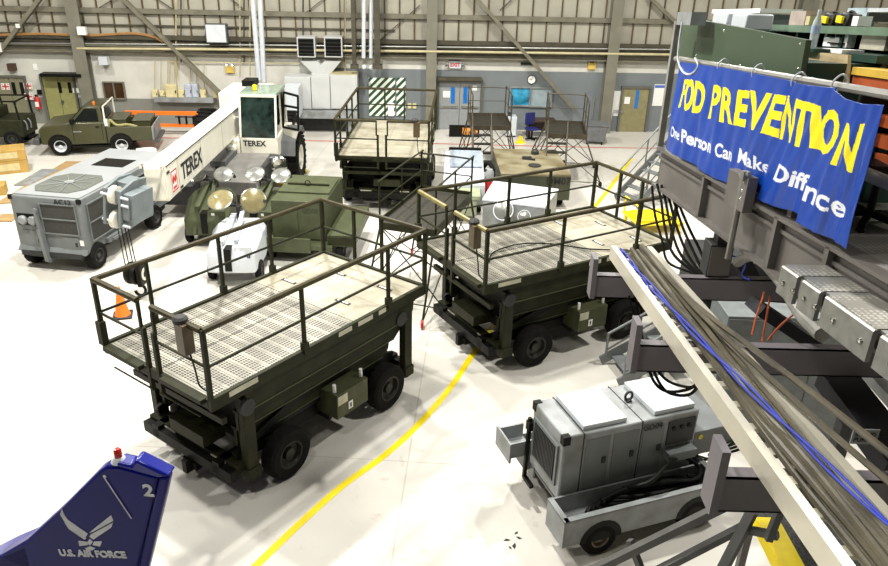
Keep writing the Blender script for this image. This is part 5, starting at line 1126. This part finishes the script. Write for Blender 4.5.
def build_banner():
    cols = []
    for i in range(len(S_)-1):
        (s0, t0, b0), (s1, t1, b1) = S_[i], S_[i+1]
        n = max(1, int(round((s1-s0)*620)))
        for k in range(n):
            q = k/n; cols.append((s0+(s1-s0)*q, (t0[0]+(t1[0]-t0[0])*q, t0[1]+(t1[1]-t0[1])*q), (b0[0]+(b1[0]-b0[0])*q, b0[1]+(b1[1]-b0[1])*q), i))
    cols.append((S_[-1][0], S_[-1][1], S_[-1][2], 99))
    vs = []; px = np.zeros((len(cols), NT+1, 2)); par = (0, 0)
    for ci, (s, tp, bt, seg) in enumerate(cols):
        sec = 0 if seg < 4 or (seg == 4) else 1 if seg < 7 else 2 if seg > 7 else 1
        if seg == 4: sec = 0
        base = -.06 - .010*sec
        for j in range(NT+1):
            q = j/NT; u = tp[0]+(bt[0]-tp[0])*q; v = tp[1]+(bt[1]-tp[1])*q
            px[ci, j] = (u, v)
            f = .018*math.sin(s*34+q*2.2)*(.4+q) + .010*math.sin(s*71-q*5) + .012*math.sin(s*16+q*6)*(1-q) + .006*math.sin(s*130+q*9)
            b = base + .62*f*(.35+.65*min(1, q*3))
            p = PL(u, v, D0+DV*(-.06), DV)
            l = DI @ p; vs.append(DF @ Vector((l.x, b, l.z)))
    n = NT+1; fs = []; ms = np.zeros((len(cols)-1, NT), int)
    C_ = (px[:-1, :-1]+px[1:, :-1]+px[:-1, 1:]+px[1:, 1:])/4
    for (p0, p1, p2, mi) in tri:
        x0 = min(p0[0], p1[0], p2[0]); x1 = max(p0[0], p1[0], p2[0]); y0 = min(p0[1], p1[1], p2[1]); y1 = max(p0[1], p1[1], p2[1])
        m = (C_[..., 0] >= x0) & (C_[..., 0] <= x1) & (C_[..., 1] >= y0) & (C_[..., 1] <= y1)
        idx = np.argwhere(m)
        if not len(idx): continue
        X = C_[m][:, 0]; Yy = C_[m][:, 1]
        def e(a, b): return (b[0]-a[0])*(Yy-a[1])-(b[1]-a[1])*(X-a[0])
        d0, d1, d2 = e(p0, p1), e(p1, p2), e(p2, p0)
        ins = ((d0 >= 0) & (d1 >= 0) & (d2 >= 0)) | ((d0 <= 0) & (d1 <= 0) & (d2 <= 0))
        for (i, j) in idx[ins]: ms[i, j] = mi
    mb = MB(); mb.v = vs
    for i in range(len(cols)-1):
        for j in range(NT): mb.f.append([i*n+j, (i+1)*n+j, (i+1)*n+j+1, i*n+j+1]); mb.m.append(int(ms[i, j]))
    blue = mat('blue_vinyl', (12, 62, 158), .28, 0, .05, 2); yl = mat('banner_yellow', (244, 226, 20), .4, 0, .02); wt = mat('banner_white', (225, 228, 232), .4, 0, .02)
    o = mb.build('banner', [blue, yl, wt], ang=80)
    sd = o.modifiers.new('thickness', 'SOLIDIFY'); sd.thickness = .003; sd.offset = 1
    return tag(o, 'blue vinyl banner with yellow and white lettering hung on the dock railing', 'banner')
build_banner()
for k, (u, v) in enumerate(((722, 65), (757, 71), (797, 80), (838, 83))):
    a, c = DL(u, v, -.02); o = dmb().tube(arc([(a, -.04, c-.08), (a, -.06, c), (a, 0, c+.06), (a, .05, c), (a, -.04, c-.08)], 5), .008, 6).build('cable_tie', white_c)
    tag(o, 'white tie holding the banner to the rail, '+('nearest the dock end', 'second from the dock end', 'third from the dock end', 'closest to the yellow tray')[k], 'tie', 'white ties along the banner top')
# electrical box and conduit on the girder
t2 = thing('switch_box', 'grey upright switch box with conduit mounted on the dock girder below the banner', 'box'); 
a0, c0 = DL(722, 205, -.2); a1, c1 = DL(741, 165, -.2); o_ = DF @ Vector((a0, -.2, c0)); t2.location = o_
IQ = Matrix.Translation(-o_) @ DF
al = DL(720, 200, -.2)[0]; ar = DL(741, 200, -.2)[0]
MB(IQ).bx(ar, al, -.17, -.08, DL(730, 208, -.2)[1], DL(730, 170, -.2)[1]).build('enclosure', dock_g, t2, bev=.006)
for cc in (.3, .5, .7): MB(IQ).lathe([(.014, 0), (0, .012)], (ar+(al-ar)*.2, -.17, DL(730, 208, -.2)[1]+.38*cc), (0, -1, 0), 8).build('screw', chrome, t2)
a, c = DL(745, 172, -.15); a2, c2 = DL(732, 262, -.15)
MB(IQ).tube([(a, -.15, c), (a, -.15, c2)], .03, 8).build('conduit', mat('grey_rail_paint', ()), t2)
MB(IQ).tube([(a+.03, -.17, c-.03), (a-.15, -.17, c+.01)], .022, 8).bx(a-.1, a-.02, -.2, -.14, c-.05, c+.02).build('connector', steel, t2)
P = [(732, 292), (725, 300)]
# grey junction box on the first beam, pipe, hoses
y1, z1 = beams[0]
p = EYE + ray(722, 277)*7.75
t3 = thing('junction_box', 'dark grey junction box standing on the farthest cross beam', 'box', (p.x-.02, y1+.1, z1)); MB().bx(-.12, .12, -.06, .16, 0.002, .36).build('enclosure', dark, t3, bev=.008); MB().bx(-.11, .11, -.07, -.06, .02, .34).build('cover', dock_g, t3)
pp = [EYE+ray(u, v)*d for u, v, d in ((738, 262, 7.6), (748, 256, 7.3), (760, 258, 6.9), (772, 270, 6.5), (785, 286, 6.1), (800, 312, 5.8), (822, 335, 5.4))]
tag(MB().tube(arc(pp, 5), .055, 10).build('flexible_duct', mat('grey_rail_paint', ())), 'thick grey pipe curving from the dock girder down to the cover boxes', 'pipe')
# black hanging hoses near the dock end
for k in range(5):
    u0 = 660+4.5*k
    pts = [EYE+ray(u, v)*d for u, v, d in ((u0-3, 184+1.2*k, 9.3), (u0+1, 200+k, 9.2), (u0+5+1.5*k, 228, 9.0), (u0+14+2.5*k, 255, 8.8), (700+1.5*k, 276, 8.6))]
    tag(MB().tube(arc(pts, 5), .018, 6).build('black_hose', rubber), 'black hose hanging from the end of the dock', 'hose', 'black hoses hanging at the dock end')
pts = [EYE+ray(u, v)*d for u, v, d in ((652, 186, 9.4), (655, 215, 9.3), (662, 240, 9.2), (668, 262, 9.1), (690, 272, 8.9), (702, 276, 8.6))]
tag(MB().tube(arc(pts, 5), .016, 6).build('black_hose', rubber), 'black hose looping left of the hanging hose bunch', 'hose')
for k, (q, m_, lab) in enumerate((([(706, 262, 8.2), (712, 252, 8.1), (722, 251, 8.0), (728, 258, 7.9)], mat('orange_cord', (170, 76, 36), .5), 'orange cord looped above the junction box'), ([(752, 335, 6.6), (756, 318, 6.7), (762, 300, 6.9), (764, 292, 7.0)], mat('orange_cord', ()), 'orange cord hanging between the cross beams, left one'), ([(762, 342, 6.6), (766, 320, 6.8), (770, 296, 7.0)], mat('orange_cord', ()), 'orange cord hanging between the cross beams, right one'), ([(768, 340, 6.4), (780, 326, 6.3), (794, 314, 6.2)], mat('orange_cord', ()), 'orange cord tied to the third dark brace'), ([(730, 255, 7.8), (745, 262, 7.5), (742, 275, 7.6), (750, 280, 7.4)], cab_b, 'blue cord tangled beside the junction box'))):
    tag(MB().tube(arc([EYE+ray(u, v)*d for u, v, d in q], 5), .009, 6).build('cord', m_), lab, 'cord')
pts = [EYE+ray(u, v)*d for u, v, d in ((648, 352, 6.3), (655, 372, 6.4), (668, 386, 6.4), (690, 388, 6.3), (702, 378, 6.1))]
for k in range(3): tag(MB().tube(arc([q+Vector((0, 0, -.02*k+.05*math.sin(k*2+i))) for i, q in enumerate(pts)], 5), .014, 6).build('black_cable', rubber), 'black cable hanging in a loop below the middle cross beam', 'cable', 'black cables looped under the middle cross beam')
for k in range(2): tag(MB().tube([EYE+ray(629+6*k, 296)*7.9, EYE+ray(640+3*k, 340)*7.7, EYE+ray(648+2*k, 372)*7.4], .012, 6).build('black_cable', rubber), 'thin black cable dropping from the far cross beam', 'cable', 'thin black cables dropping from the far cross beam')
# ---------------------------------------------------------------- dark structure below the dock
dkb = mat('near_black_brace', (28, 28, 34), .5, spec=.2)
def beam3(name, p, q, w_, h_, m, lab, cat='beam', grp=None):
    return tag(MB().bar(EYE+ray(*p[:2])*p[2], EYE+ray(*q[:2])*q[2], w_, h_).build(name, m), lab, cat, grp)
beam3('diagonal_brace', (755, 305, 7.3), (815, 345, 7.6), .26, .12, dkb, 'wide black brace under the farthest cover box')
beam3('diagonal_brace', (835, 378, 6.5), (905, 470, 5.6), .32, .16, dkb, 'black diagonal brace crossing behind the right end of the ladder')
beam3('diagonal_brace', (868, 372, 7.0), (920, 430, 6.4), .12, .1, grey_l, 'pale diagonal bar right of the black brace')
beam3('grey_bar', (742, 262, 8.4), (758, 292, 8.0), .2, .06, dkb, 'dark slanted plate beside the curving grey pipe')
p = G(820, 420, 0.0)
def gbox(name, u0, v0, u1, v1, d, depth, m, lab, cat, bev=0.0):
    P = EYE+ray(u0, v1)*d; Q = EYE+ray(u1, v1)*d; T_ = EYE+ray(u0, v0)*d
    tt = thing(name, lab, cat, (P.x, P.y, P.z)); MB().bx(0, Q.x-P.x, 0, depth, 0, (T_.z-P.z)).build('body', m, tt, bev=bev); return tt, Q.x-P.x, T_.z-P.z
# grey cabinets on the floor below the dock
q = G(806, 455); tt = thing('grey_cabinet', 'tall grey double door cabinet on the floor under the dock, seen behind the ladder', 'cabinet', (5.2, 10.6, 0))
MB().bx(-.7, 1.6, 0, .8, 0, 2.4).build('body', mat('slate_cabinet', (112, 118, 118), .4), tt, bev=.01)
for x0, x1 in ((-.68, .03), (.05, .78), (.8, 1.58)): MB().bx(x0, x1, -.015, 0, .1, 2.35).build('door', mat('slate_cabinet', ()), tt)
tt = thing('tool_crib', 'dark equipment rack with hanging parts on the floor under the cover boxes', 'rack', (6.2, 13.2, 0))
MB().bx(-1.3, 1.6, 0, 1.2, 0, 2.2).build('body', dark, tt)
for k in range(3): MB().bx(-1.3, 1.6, -.3, 0, .5+.6*k, .55+.6*k).build('shelf', black, tt)
tt = thing('white_box_frame', 'white and grey equipment box on the floor below the dock between the cross beams', 'box', (5.9, 15.6, 0))
MB().bx(-.8, .7, -.6, .8, .1, .7).build('body', grey_l, tt, bev=.02); MB().bx(-.7, .6, -.5, .7, .7, .74).build('lid', white_c, tt)
for x in (-.7, .6): MB().bx(x-.05, x+.05, -.5, .7, 0, .1).build('foot', dark, tt)
beam3('steel_ladder', (700, 262, 9.5), (716, 300, 9.4), .1, .05, steel, 'short slanted steel bar under the hanging hoses')
# sign STAND PURPLE
pz = EYE+ray(865, 437)*5.2
tt = thing('tag_sign', 'small grey tag sign with black letters hanging right of the ladder', 'sign', pz)
MB().bx(-.09, .09, 0, .01, -.06, .06).build('plate', grey_l, tt)
text_mb('STAND', .045, frame((0, -.002, .02), (1, 0, 0), (0, 0, 1)), .001, bold=.001).build('lettering', ink, tt); text_mb('PURPLE', .045, frame((0, -.002, -.025), (1, 0, 0), (0, 0, 1)), .001, bold=.001).build('lettering', ink, tt)
beam3('dark_bar', (855, 433, 5.3), (905, 431, 5.3), .04, .04, black, 'dark horizontal bar carrying the small tag sign')
# steps with yellow nosing in the bottom right corner, and handrails
tt = thing('tread_platform', 'dark diamond tread platform with yellow painted edge at the bottom right', 'platform', (G(808, 552, 2.0).x, G(808, 552, 2.0).y, 0))
zt2 = 2.0
MB().bx(-.35, 2.2, -1.6, .75, zt2-.05, zt2).build('tread_plate', mat('dark_diamond_plate', (64, 64, 62), .5, .3, .5, 30), tt)
MB().bx(-.35, -.12, -.9, .5, zt2, zt2+.006).bx(-.37, -.35, -1.6, .75, zt2-.16, zt2).build('yellow_edge', yellow, tt)
for x in (-.3, 2.1):
    for y in (-1.5, .7): MB().bx(x-.04, x+.04, y-.04, y+.04, 0, zt2-.05).build('leg', dock_g, tt)
rail_g = mat('worn_grey_bar', (92, 92, 90), .4, .2, .1)
tt = thing('stair_handrail', 'worn grey flat bar handrails rising from the floor in front of the grey generator', 'handrail', tuple(EYE+ray(735, 505)*5.6)); O_ = Vector(tt.location)
def rb(p, q, w_=.05, h_=.05): return MB().bar(EYE+ray(*p[:2])*p[2]-O_, EYE+ray(*q[:2])*q[2]-O_, w_, h_)
rb((736, 500, 5.6), (590, 572, 6.3), .07, .06).build('upper_bar', rail_g, tt)
rb((745, 526, 5.6), (640, 580, 6.0), .06, .05).build('lower_bar', rail_g, tt)
rb((752, 512, 5.5), (712, 590, 5.6), .07, .06).build('post', rail_g, tt)
rb((740, 528, 5.6), (778, 536, 5.4), .05, .05).build('cross_bar', rail_g, tt)
rb((782, 505, 5.3), (768, 540, 5.4), .05, .05).build('post', rail_g, tt)
rb((630, 540, 6.2), (645, 580, 6.2), .05, .05).build('post', rail_g, tt)
# ---------------------------------------------------------------- things on the dock
green_p = mat('dark_green_enamel', (62, 78, 58), .45, 0, .06, 2); green_s = mat('dark_green_shelf', (22, 58, 48), .4, 0, .08)
def dbox(u0, v0, u1, v1, b0, b1, name, m, lab, cat, bev=0.0, hmin=None):
    (aa, ca) = DL(u0, (v0+v1)/2, b0); (ab, cb) = DL(u1, (v0+v1)/2, b0)
    ct = DL((u0+u1)/2, v0, b0)[1]; cb_ = DL((u0+u1)/2, v1, b0)[1]
    return tag(dmb().bx(min(aa, ab), max(aa, ab), b0, b1, cb_, ct).build(name, m, bev=bev), lab, cat)
tt = thing('green_cabinet', 'long dark green metal bench panel behind the dock railing', 'bench'); A_ = [DL(u, v, .22) for u, v in ((684, 17), (806, 40), (800, 75), (677, 60))]
o_ = DF @ Vector((A_[2][0], .22, A_[2][1])); tt.location = o_; IQ = Matrix.Translation(-o_) @ DF
MB(IQ).prism(A_, 'y', .22, .26).build('panel', green_p, tt) if False else None
mb = MB(IQ); n4 = [(a, .22, c) for a, c in A_]+[(a, .27, c) for a, c in A_]; mb.add(n4, [(0, 1, 2, 3), (7, 6, 5, 4), (0, 4, 5, 1), (1, 5, 6, 2), (2, 6, 7, 3), (3, 7, 4, 0)]); mb.build('front_panel', green_p, tt)
mb = MB(IQ); a0, a1 = A_[2][0], A_[3][0]; mb.bx(a0, a1, .27, .95, .02, A_[2][1]+.1); mb.build('body', green_s, tt)
for u, v in ((690, 24), (724, 31), (762, 37), (800, 44), (798, 69), (740, 66), (696, 55)):
    a, c = DL(u, v, .22); MB(IQ).lathe([(.014, 0), (0, .01)], (a, .22, c), (0, -1, 0), 8).build('rivet', chrome, tt)
dbox(712, 13, 727, 27, .5, .8, 'white_case', white_c, 'left white case standing behind the green panel', 'case', .02)
dbox(731, 14, 746, 30, .5, .8, 'white_case', white_c, 'right white case standing behind the green panel', 'case', .02)
dbox(712, 9, 760, 13, .9, 1.4, 'white_board', paper, 'long white board lying behind the cases on the dock', 'board')
dbox(748, 14, 764, 26, 1.0, 1.3, 'grey_tool_case', grey_p, 'grey tool case right of the white cases', 'case', .01)
dbox(677, 12, 691, 25, -.03, .14, 'post_lamp', grey_l, 'small grey box lamp on top of the dock corner post', 'lamp')
pts = [DL(u, v, -.05) for u, v in ((683, 22), (680, 42), (679, 60), (684, 72), (692, 74), (699, 66), (696, 58))]
tag(dmb().tube(arc([(a, -.06, c) for a, c in pts], 5), .012, 6).build('white_rope', white_c), 'white rope looped at the upper left corner of the banner', 'rope')
# shelf unit
tt = thing('shelf_unit', 'dark green shelf unit at the back of the dock', 'shelf'); b0 = 1.0
aS0, _ = DL(915, 30, b0); aS1, _ = DL(765, 28, b0); cT = DL(830, 27, b0)[1]; cM = DL(830, 50, b0)[1]
o_ = DF @ Vector(((aS0+aS1)/2, b0, 0)); tt.location = o_; IQ = Matrix.Translation(-o_) @ DF
MB(IQ).bx(aS0, aS1, b0-.05, b0+.7, cT-.05, cT).bx(aS0, aS1, b0-.06, b0-.05, cT-.06, cT+.01).build('top_shelf', mat('pale_green_edge', (104, 126, 106), .4), tt)
MB(IQ).bx(aS0, aS1, b0-.25, b0+.7, cM-.06, cM).build('lower_shelf', green_s, tt)
for a in (aS0, aS0+(aS1-aS0)*.38, aS0+(aS1-aS0)*.7, aS1-.05): MB(IQ).bx(a, a+.05, b0, b0+.7, cM, cT-.05).build('upright', green_s, tt)
MB(IQ).bx(aS0, aS1, b0+.65, b0+.7, 0, cT+.0).build('back_panel', green_s, tt)
MB(IQ).bx(aS0, aS0+.05, b0-.05, b0+.65, 0.0, cM-.06).bx(aS1-.05, aS1, b0-.05, b0+.65, 0, cM-.06).build('side_panel', green_s, tt)
dbox(824, 30, 848, 47, 1.02, 1.1, 'parts_tray', paper, 'white panel with black fittings between the shelves', 'tray')
for k, (u0, u1, v0, v1) in enumerate(((827, 832, 34, 37), (836, 841, 34, 37), (827, 842, 42.5, 44))): dbox(u0, v0, u1, v1, .99, 1.02, 'black_fitting', black, ('left small black fitting on the white panel', 'right small black fitting on the white panel', 'long black bar low on the white panel')[k], 'fitting')
dbox(861, 31, 886, 50, 1.02, 1.1, 'cream_sheet_board', mat('cream_sheet', (190, 186, 168), .5), 'large cream panel at the right between the shelves', 'panel')
dbox(790, 11, 805, 25.5, .97, 1.3, 'pink_grey_box', mat('pink_grey_card', (176, 162, 152), .6), 'pinkish grey box on the shelf top left of the bottle', 'box')
dbox(805.5, 16, 809.5, 25, .97, 1.1, 'cream_bottle', mat('cream_box_paint', ()), 'small cream container beside the pinkish box', 'container')
for k, (u0, u1) in enumerate(((820, 833), (836, 848))):
    aa, cc = DL((u0+u1)/2, 21, .97); o_ = DF @ Vector((aa, 1.05, DL((u0+u1)/2, 26.2, 1.05)[1])); 
    tb = thing('tool_bag', ('left', 'right')[k]+' black and yellow tool bag on the shelf top', 'bag', o_); wd = abs(DL(u0, 21, 1.05)[0]-DL(u1, 21, 1.05)[0])/2
    MB().hexa([(-.1, -wd, 0), (.1, -wd, 0), (.1, wd, 0), (-.1, wd, 0), (-.06, -wd*.8, .12), (.06, -wd*.8, .12), (.06, wd*.8, .12), (-.06, wd*.8, .12)]).build('bag_body', black, tb, bev=.02)
    MB().bx(-.115, -.09, -wd*.5, wd*.5, .03, .09).build('yellow_patch', yellow, tb)
    MB().tube(arc([(0, -wd*.6, .1), (0, -wd*.3, .13), (0, wd*.3, .13), (0, wd*.6, .1)], 4), .012, 6).build('handle', black, tb)
dbox(852, 16, 858, 26, .97, 1.1, 'small_carton', paper, 'small white carton right of the tool bags', 'carton')
dbox(846, 8, 866, 26, 1.5, 1.6, 'blue_white_box', mat('pale_blue_plastic', (178, 196, 204), .4), 'pale blue flat box behind the tool bags', 'box')
dbox(866, 8, 900, 12, 1.5, 2.0, 'white_cover', white_c, 'white flat cover at the upper right edge', 'cover'); dbox(868, 13, 900, 22, 1.5, 1.9, 'dark_bin', black, 'dark bin under the white flat cover', 'bin')  # flat white cover with the dark bin below it
# water bottle
pb = DL(812, 47, .7); o_ = DF @ Vector((pb[0], .7, DL(812, 47.5, .7)[1])); tb = thing('water_bottle', 'clear plastic water bottle standing on the dock shelf edge', 'bottle', o_)
pet = bpy.data.materials.new('clear_plastic'); pet.use_nodes = True; pb_ = pet.node_tree.nodes['Principled BSDF']; pb_.inputs['Base Color'].default_value = (.86, .92, .93, 1); pb_.inputs['Roughness'].default_value = .12; pb_.inputs['Transmission Weight'].default_value = .55
MB().lathe([(0, 0), (.036, 0), (.04, .02), (.038, .08), (.04, .1), (.04, .2), (.034, .24), (.016, .29), (.016, .3)], (0, 0, 0), (0, 0, 1), 20).build('bottle_body', pet, tb)
MB().lathe([(0, .335), (.018, .335), (.018, .3), (0, .3)], (0, 0, 0), (0, 0, 1), 14).build('cap', white_c, tb); MB().lathe([(.0405, .13), (.0415, .13), (.0415, .2), (.0405, .2)], (0, 0, 0), (0, 0, 1), 20).build('label', mat('pale_blue_print', (170, 186, 214), .5), tb)
tag(dmb().bx(pb[0]-.35, pb[0]+.25, .55, .95, pb[1]-.04, pb[1]-.006).build('shelf_board', green_s), 'dark green board under the water bottle', 'board')
A_ = [DL(u, v, .6) for u, v in ((810, 52), (848, 55), (846, 84), (802, 78))]
mb = dmb(); mb.add([(a, .6, c) for a, c in A_]+[(a, .63, c) for a, c in A_], [(0, 1, 2, 3), (7, 6, 5, 4), (0, 4, 5, 1), (1, 5, 6, 2), (2, 6, 7, 3), (3, 7, 4, 0)])
tag(mb.build('plywood_board', mat('pale_plywood', (196, 180, 142), .6, 0, .08, 3, dirt=(160, 138, 100))), 'pale plywood board leaning behind the rail below the bottle', 'board')
dbox(822, 49, 842, 53, .7, .9, 'paper_stack', paper, 'white papers on top of the plywood board', 'papers')
dbox(851, 70, 905, 78, .6, 1.2, 'yellow_tray', mat('mustard_paint', (214, 178, 70), .45), 'mustard yellow tray top behind the rail at the right edge', 'tray')
dbox(851, 79, 905, 90, .62, 1.15, 'orange_chest', mat('burnt_orange_paint', (176, 84, 40), .5), 'burnt orange chest below the yellow tray', 'chest')
dbox(853, 55, 905, 69.5, .9, 1.0, 'parts_bin', mat('cream_sheet', ()), 'pale grey parts bin standing on the yellow tray', 'bin')
for k, (u0, u1) in enumerate(((855, 861), (880, 886))): dbox(u0, 66, u1, 69.5, .8, .88, 'black_fitting', black, ('left', 'right')[k]+' small black fitting on the yellow tray', 'fitting')
# right edge: orange drawers, roller, chair base
for k, (v0, v1) in enumerate(((118, 130), (138, 152), (158, 168))): dbox(872, v0, 915, v1, .5, 1.0, 'orange_drawer', mat('burnt_orange_paint', ()), ('upper', 'middle', 'lower')[k]+' burnt orange toolbox right of the banner', 'drawer')
dbox(868, 92, 915, 172, 1.05, 1.3, 'dark_frame', black, 'dark frame behind the orange drawers', 'frame')  # plain dark frame, one block behind the drawers
a, c = DL(878, 178, .3); tag(dmb().tube([(a+.25, .3, c), (a-.6, .3, c-.02)], .05, 12).build('pale_roller', grey_l), 'pale roller tube right of the banner', 'roller')
p5 = DF @ Vector((DL(873, 200, .55)[0], .55, 0)); tb = thing('swivel_chair', 'black swivel chair base on the dock deck right of the banner', 'chair', p5)
for k in range(5):
    an = k*2*PI/5+.3; l_ = MB().bar((0, 0, .1), (.28*math.cos(an), .28*math.sin(an), .07), .05, .04).build('leg', black, tb)
    MB().lathe([(0, -.02), (.03, -.02), (.03, .02), (0, .02)], (.28*math.cos(an), .28*math.sin(an), .032), (1, 0, 0), 10).build('caster', black, l_)
MB().cyl((0, 0, .08), (0, 0, .45), .03).build('column', black, tb); MB().bx(-.22, .22, -.22, .22, .45, .53).build('seat', black, tb, bev=.03)
MB().bx(-.2, .2, .18, .23, .6, 1.0).bar((0, .1, .48), (0, .2, .65), .05).build('backrest', black, tb, bev=.02)
# ---------------------------------------------------------------- blue aircraft tail
FH = -.10; FN = Vector((math.sin(FH)*-1, math.cos(FH), 0))*-1; FD = Vector((math.cos(FH), math.sin(FH), 0))
F0 = G(135, 463, 3.3)
def FPp(u, v, off=0.0):
    p = PL(u, v, F0+FN*off, FN)-F0; return Vector((p.dot(FD), -off, p.z))
tt = thing('aircraft_tail', 'glossy dark blue aircraft tail fin with the number 2 in the lower left corner', 'aircraft tail', (F0.x, F0.y, 0), FH)
tb_m = mat('glossy_blue_paint', (10, 16, 104), .3, 0, .08, 1.2, spec=.2)
def fin(P, th, name, m, back=.0):
    mb = MB(); n = len(P); c = sum(P, Vector())/n
    f_ = [p+Vector((0, 0, F0.z)) for p in P]
    vs = [Vector((p.x, -th*0, p.z)) for p in f_]+[Vector((p.x+(0), th, p.z)) for p in f_]
    return mb.add(vs, [tuple(range(n)), tuple(range(2*n-1, n-1, -1))]+[(i, (i+1) % n, n+(i+1) % n, n+i) for i in range(n)]).build(name, m, tt, bev=.025)
main = [FPp(u, v) for u, v in ((-40, 600), (0, 556), (26, 541), (62, 508), (99, 471), (106, 467), (118, 467), (158, 478), (153, 500), (128, 610))]
fb = fin(main, .14, 'fin', tb_m)
rud = [FPp(u, v) for u, v in ((158.5, 478), (169.5, 477), (165, 498), (148.5, 566), (138, 610), (128.5, 610), (153.5, 500))]
fin(rud, .10, 'rudder', tb_m)
cap = [FPp(u, v) for u, v in ((106, 467), (118, 463), (131, 466), (135, 460), (169.5, 477), (158, 479), (118, 468))]
fin(cap, .16, 'tip_cap', mat('bright_blue_paint', (12, 26, 130), .25, 0, .05, 1.5))
fin([FPp(u, v) for u, v in ((-60, 600), (-20, 566), (0, 556), (26, 545), (32, 566), (30, 612))], .3, 'root_fairing', mat('bright_blue_paint', ()))
bp = FPp(115, 463)+Vector((0, .07, F0.z)); l_ = MB().lathe([(.075, 0), (.06, .03), (.04, .05), (0, .05)], (bp.x, bp.y, bp.z-.03), (0, 0, 1), 16).build('beacon_base', white_c, tt)
MB().lathe([(.036, .05), (.036, .12), (.025, .14), (0, .145)], (bp.x, bp.y, bp.z-.03), (0, 0, 1), 16).build('beacon_lens', mat('red_lens', (190, 40, 30), .2), l_)
silver = mat('silver_lettering', (205, 208, 214), .5)
def fshape(P, name): 
    P = [FPp(u, v)+Vector((0, 0, F0.z)) for u, v in P]; n = len(P)
    return P
fz = lambda x, y: (x/4.036, 430+y/4.036)
emb = MB()
for poly in ([(250, 318), (262, 345), (275, 362), (355, 418), (345, 434), (288, 402), (262, 368), (244, 340)], [(450, 342), (458, 365), (378, 408), (362, 414), (375, 402)], [(457, 372), (450, 392), (378, 440), (362, 428), (368, 420)], [(262, 372), (280, 398), (342, 440), (350, 436), (296, 405)], [(352, 452), (363, 438), (376, 450), (364, 464)], [(318, 446), (350, 450), (356, 462), (322, 466)], [(412, 448), (380, 450), (374, 462), (405, 468)], [(345, 476), (364, 468), (385, 476), (372, 484), (352, 484)]):
    P = fshape([fz(*q) for q in poly], ''); n = len(P)
    emb.add([Vector((p.x, -.008, p.z)) for p in P]+[Vector((p.x, -.001, p.z)) for p in P], [tuple(range(n)), tuple(range(2*n-1, n-1, -1))]+[(i, (i+1) % n, n+(i+1) % n, n+i) for i in range(n)])
emb.build('winged_emblem', silver, fb)
pa = FPp(*fz(237, 494)); pb2 = FPp(*fz(513, 504)); mid = (pa+pb2)/2+Vector((0, 0, F0.z)); wv = (pb2-pa)
text_mb('U.S. AIR FORCE', .115, frame((mid.x, -.006, mid.z), (wv.x, 0, wv.z), (0, 0, 1)), .003, bold=.005, sx=wv.length/.80).build('lettering', silver, fb)
m2 = FPp(*fz(600, 245))+Vector((0, 0, F0.z)); text_mb('2', .19, frame((m2.x, -.006, m2.z), (1, 0, 0), (0, 0, 1)), .003, bold=.006, sx=1.1).build('number', silver, fb)
s0_ = FPp(*fz(422, 188)); s1_ = FPp(*fz(532, 354)); MB().tube([s0_+Vector((0, -.01, F0.z)), s1_+Vector((0, -.01, F0.z))], .006, 6).lathe([(.018, 0), (0, .01)], s0_+Vector((0, 0, F0.z)), (0, -1, 0), 10).build('antenna_line', silver, fb)
# tail fuselage below the picture edge, on a tail stand
zf = min(p.z for p in main)+F0.z
MB().lathe([(0, -3.2), (.35, -3.1), (.45, -2.0), (.42, -.5), (.3, .6), (.12, 1.0), (0, 1.02)], (-.6, .07, zf-.25), (1, 0, 0), 24).build('tail_fuselage', tb_m, tt)
MB().bx(-2.4, -2.2, 0, .14, 0, zf-.5).bx(-.5, -.3, 0, .14, 0, zf-.45).build('landing_gear', dark, tt)

for a_, u, v, z in (): pass
P = [G(u, v, 2.06) for u, v in ((489, 262), (494, 252), (520, 244), (552, 244), (590, 249), (628, 250))]
tag(MB().tube(arc(P, 5), .014, 6).build('black_cable', rubber), 'thin black cable lying across the deck of the second lift stand', 'cable')

for k, (u, v, s_) in enumerate(((507, 540, .05), (514, 546, .06), (519, 538, .045), (516, 533, .04), (510, 548, .035))):
    p = G(u, v); a_ = k*1.3
    o = MB().prism([(s_*math.cos(a_), s_*math.sin(a_)), (s_*.5*math.cos(a_+2), s_*.5*math.sin(a_+2)), (s_*math.cos(a_+3.4), s_*math.sin(a_+3.4)), (s_*.4*math.cos(a_+5), s_*.4*math.sin(a_+5))], 'z', 0, .006).build('dark_scrap', dark); o.location = (p.x, p.y, 0.001)
    tag(o, 'small dark scrap on the white floor left of the grey generator trailer', 'scrap', 'dark scraps on the floor')
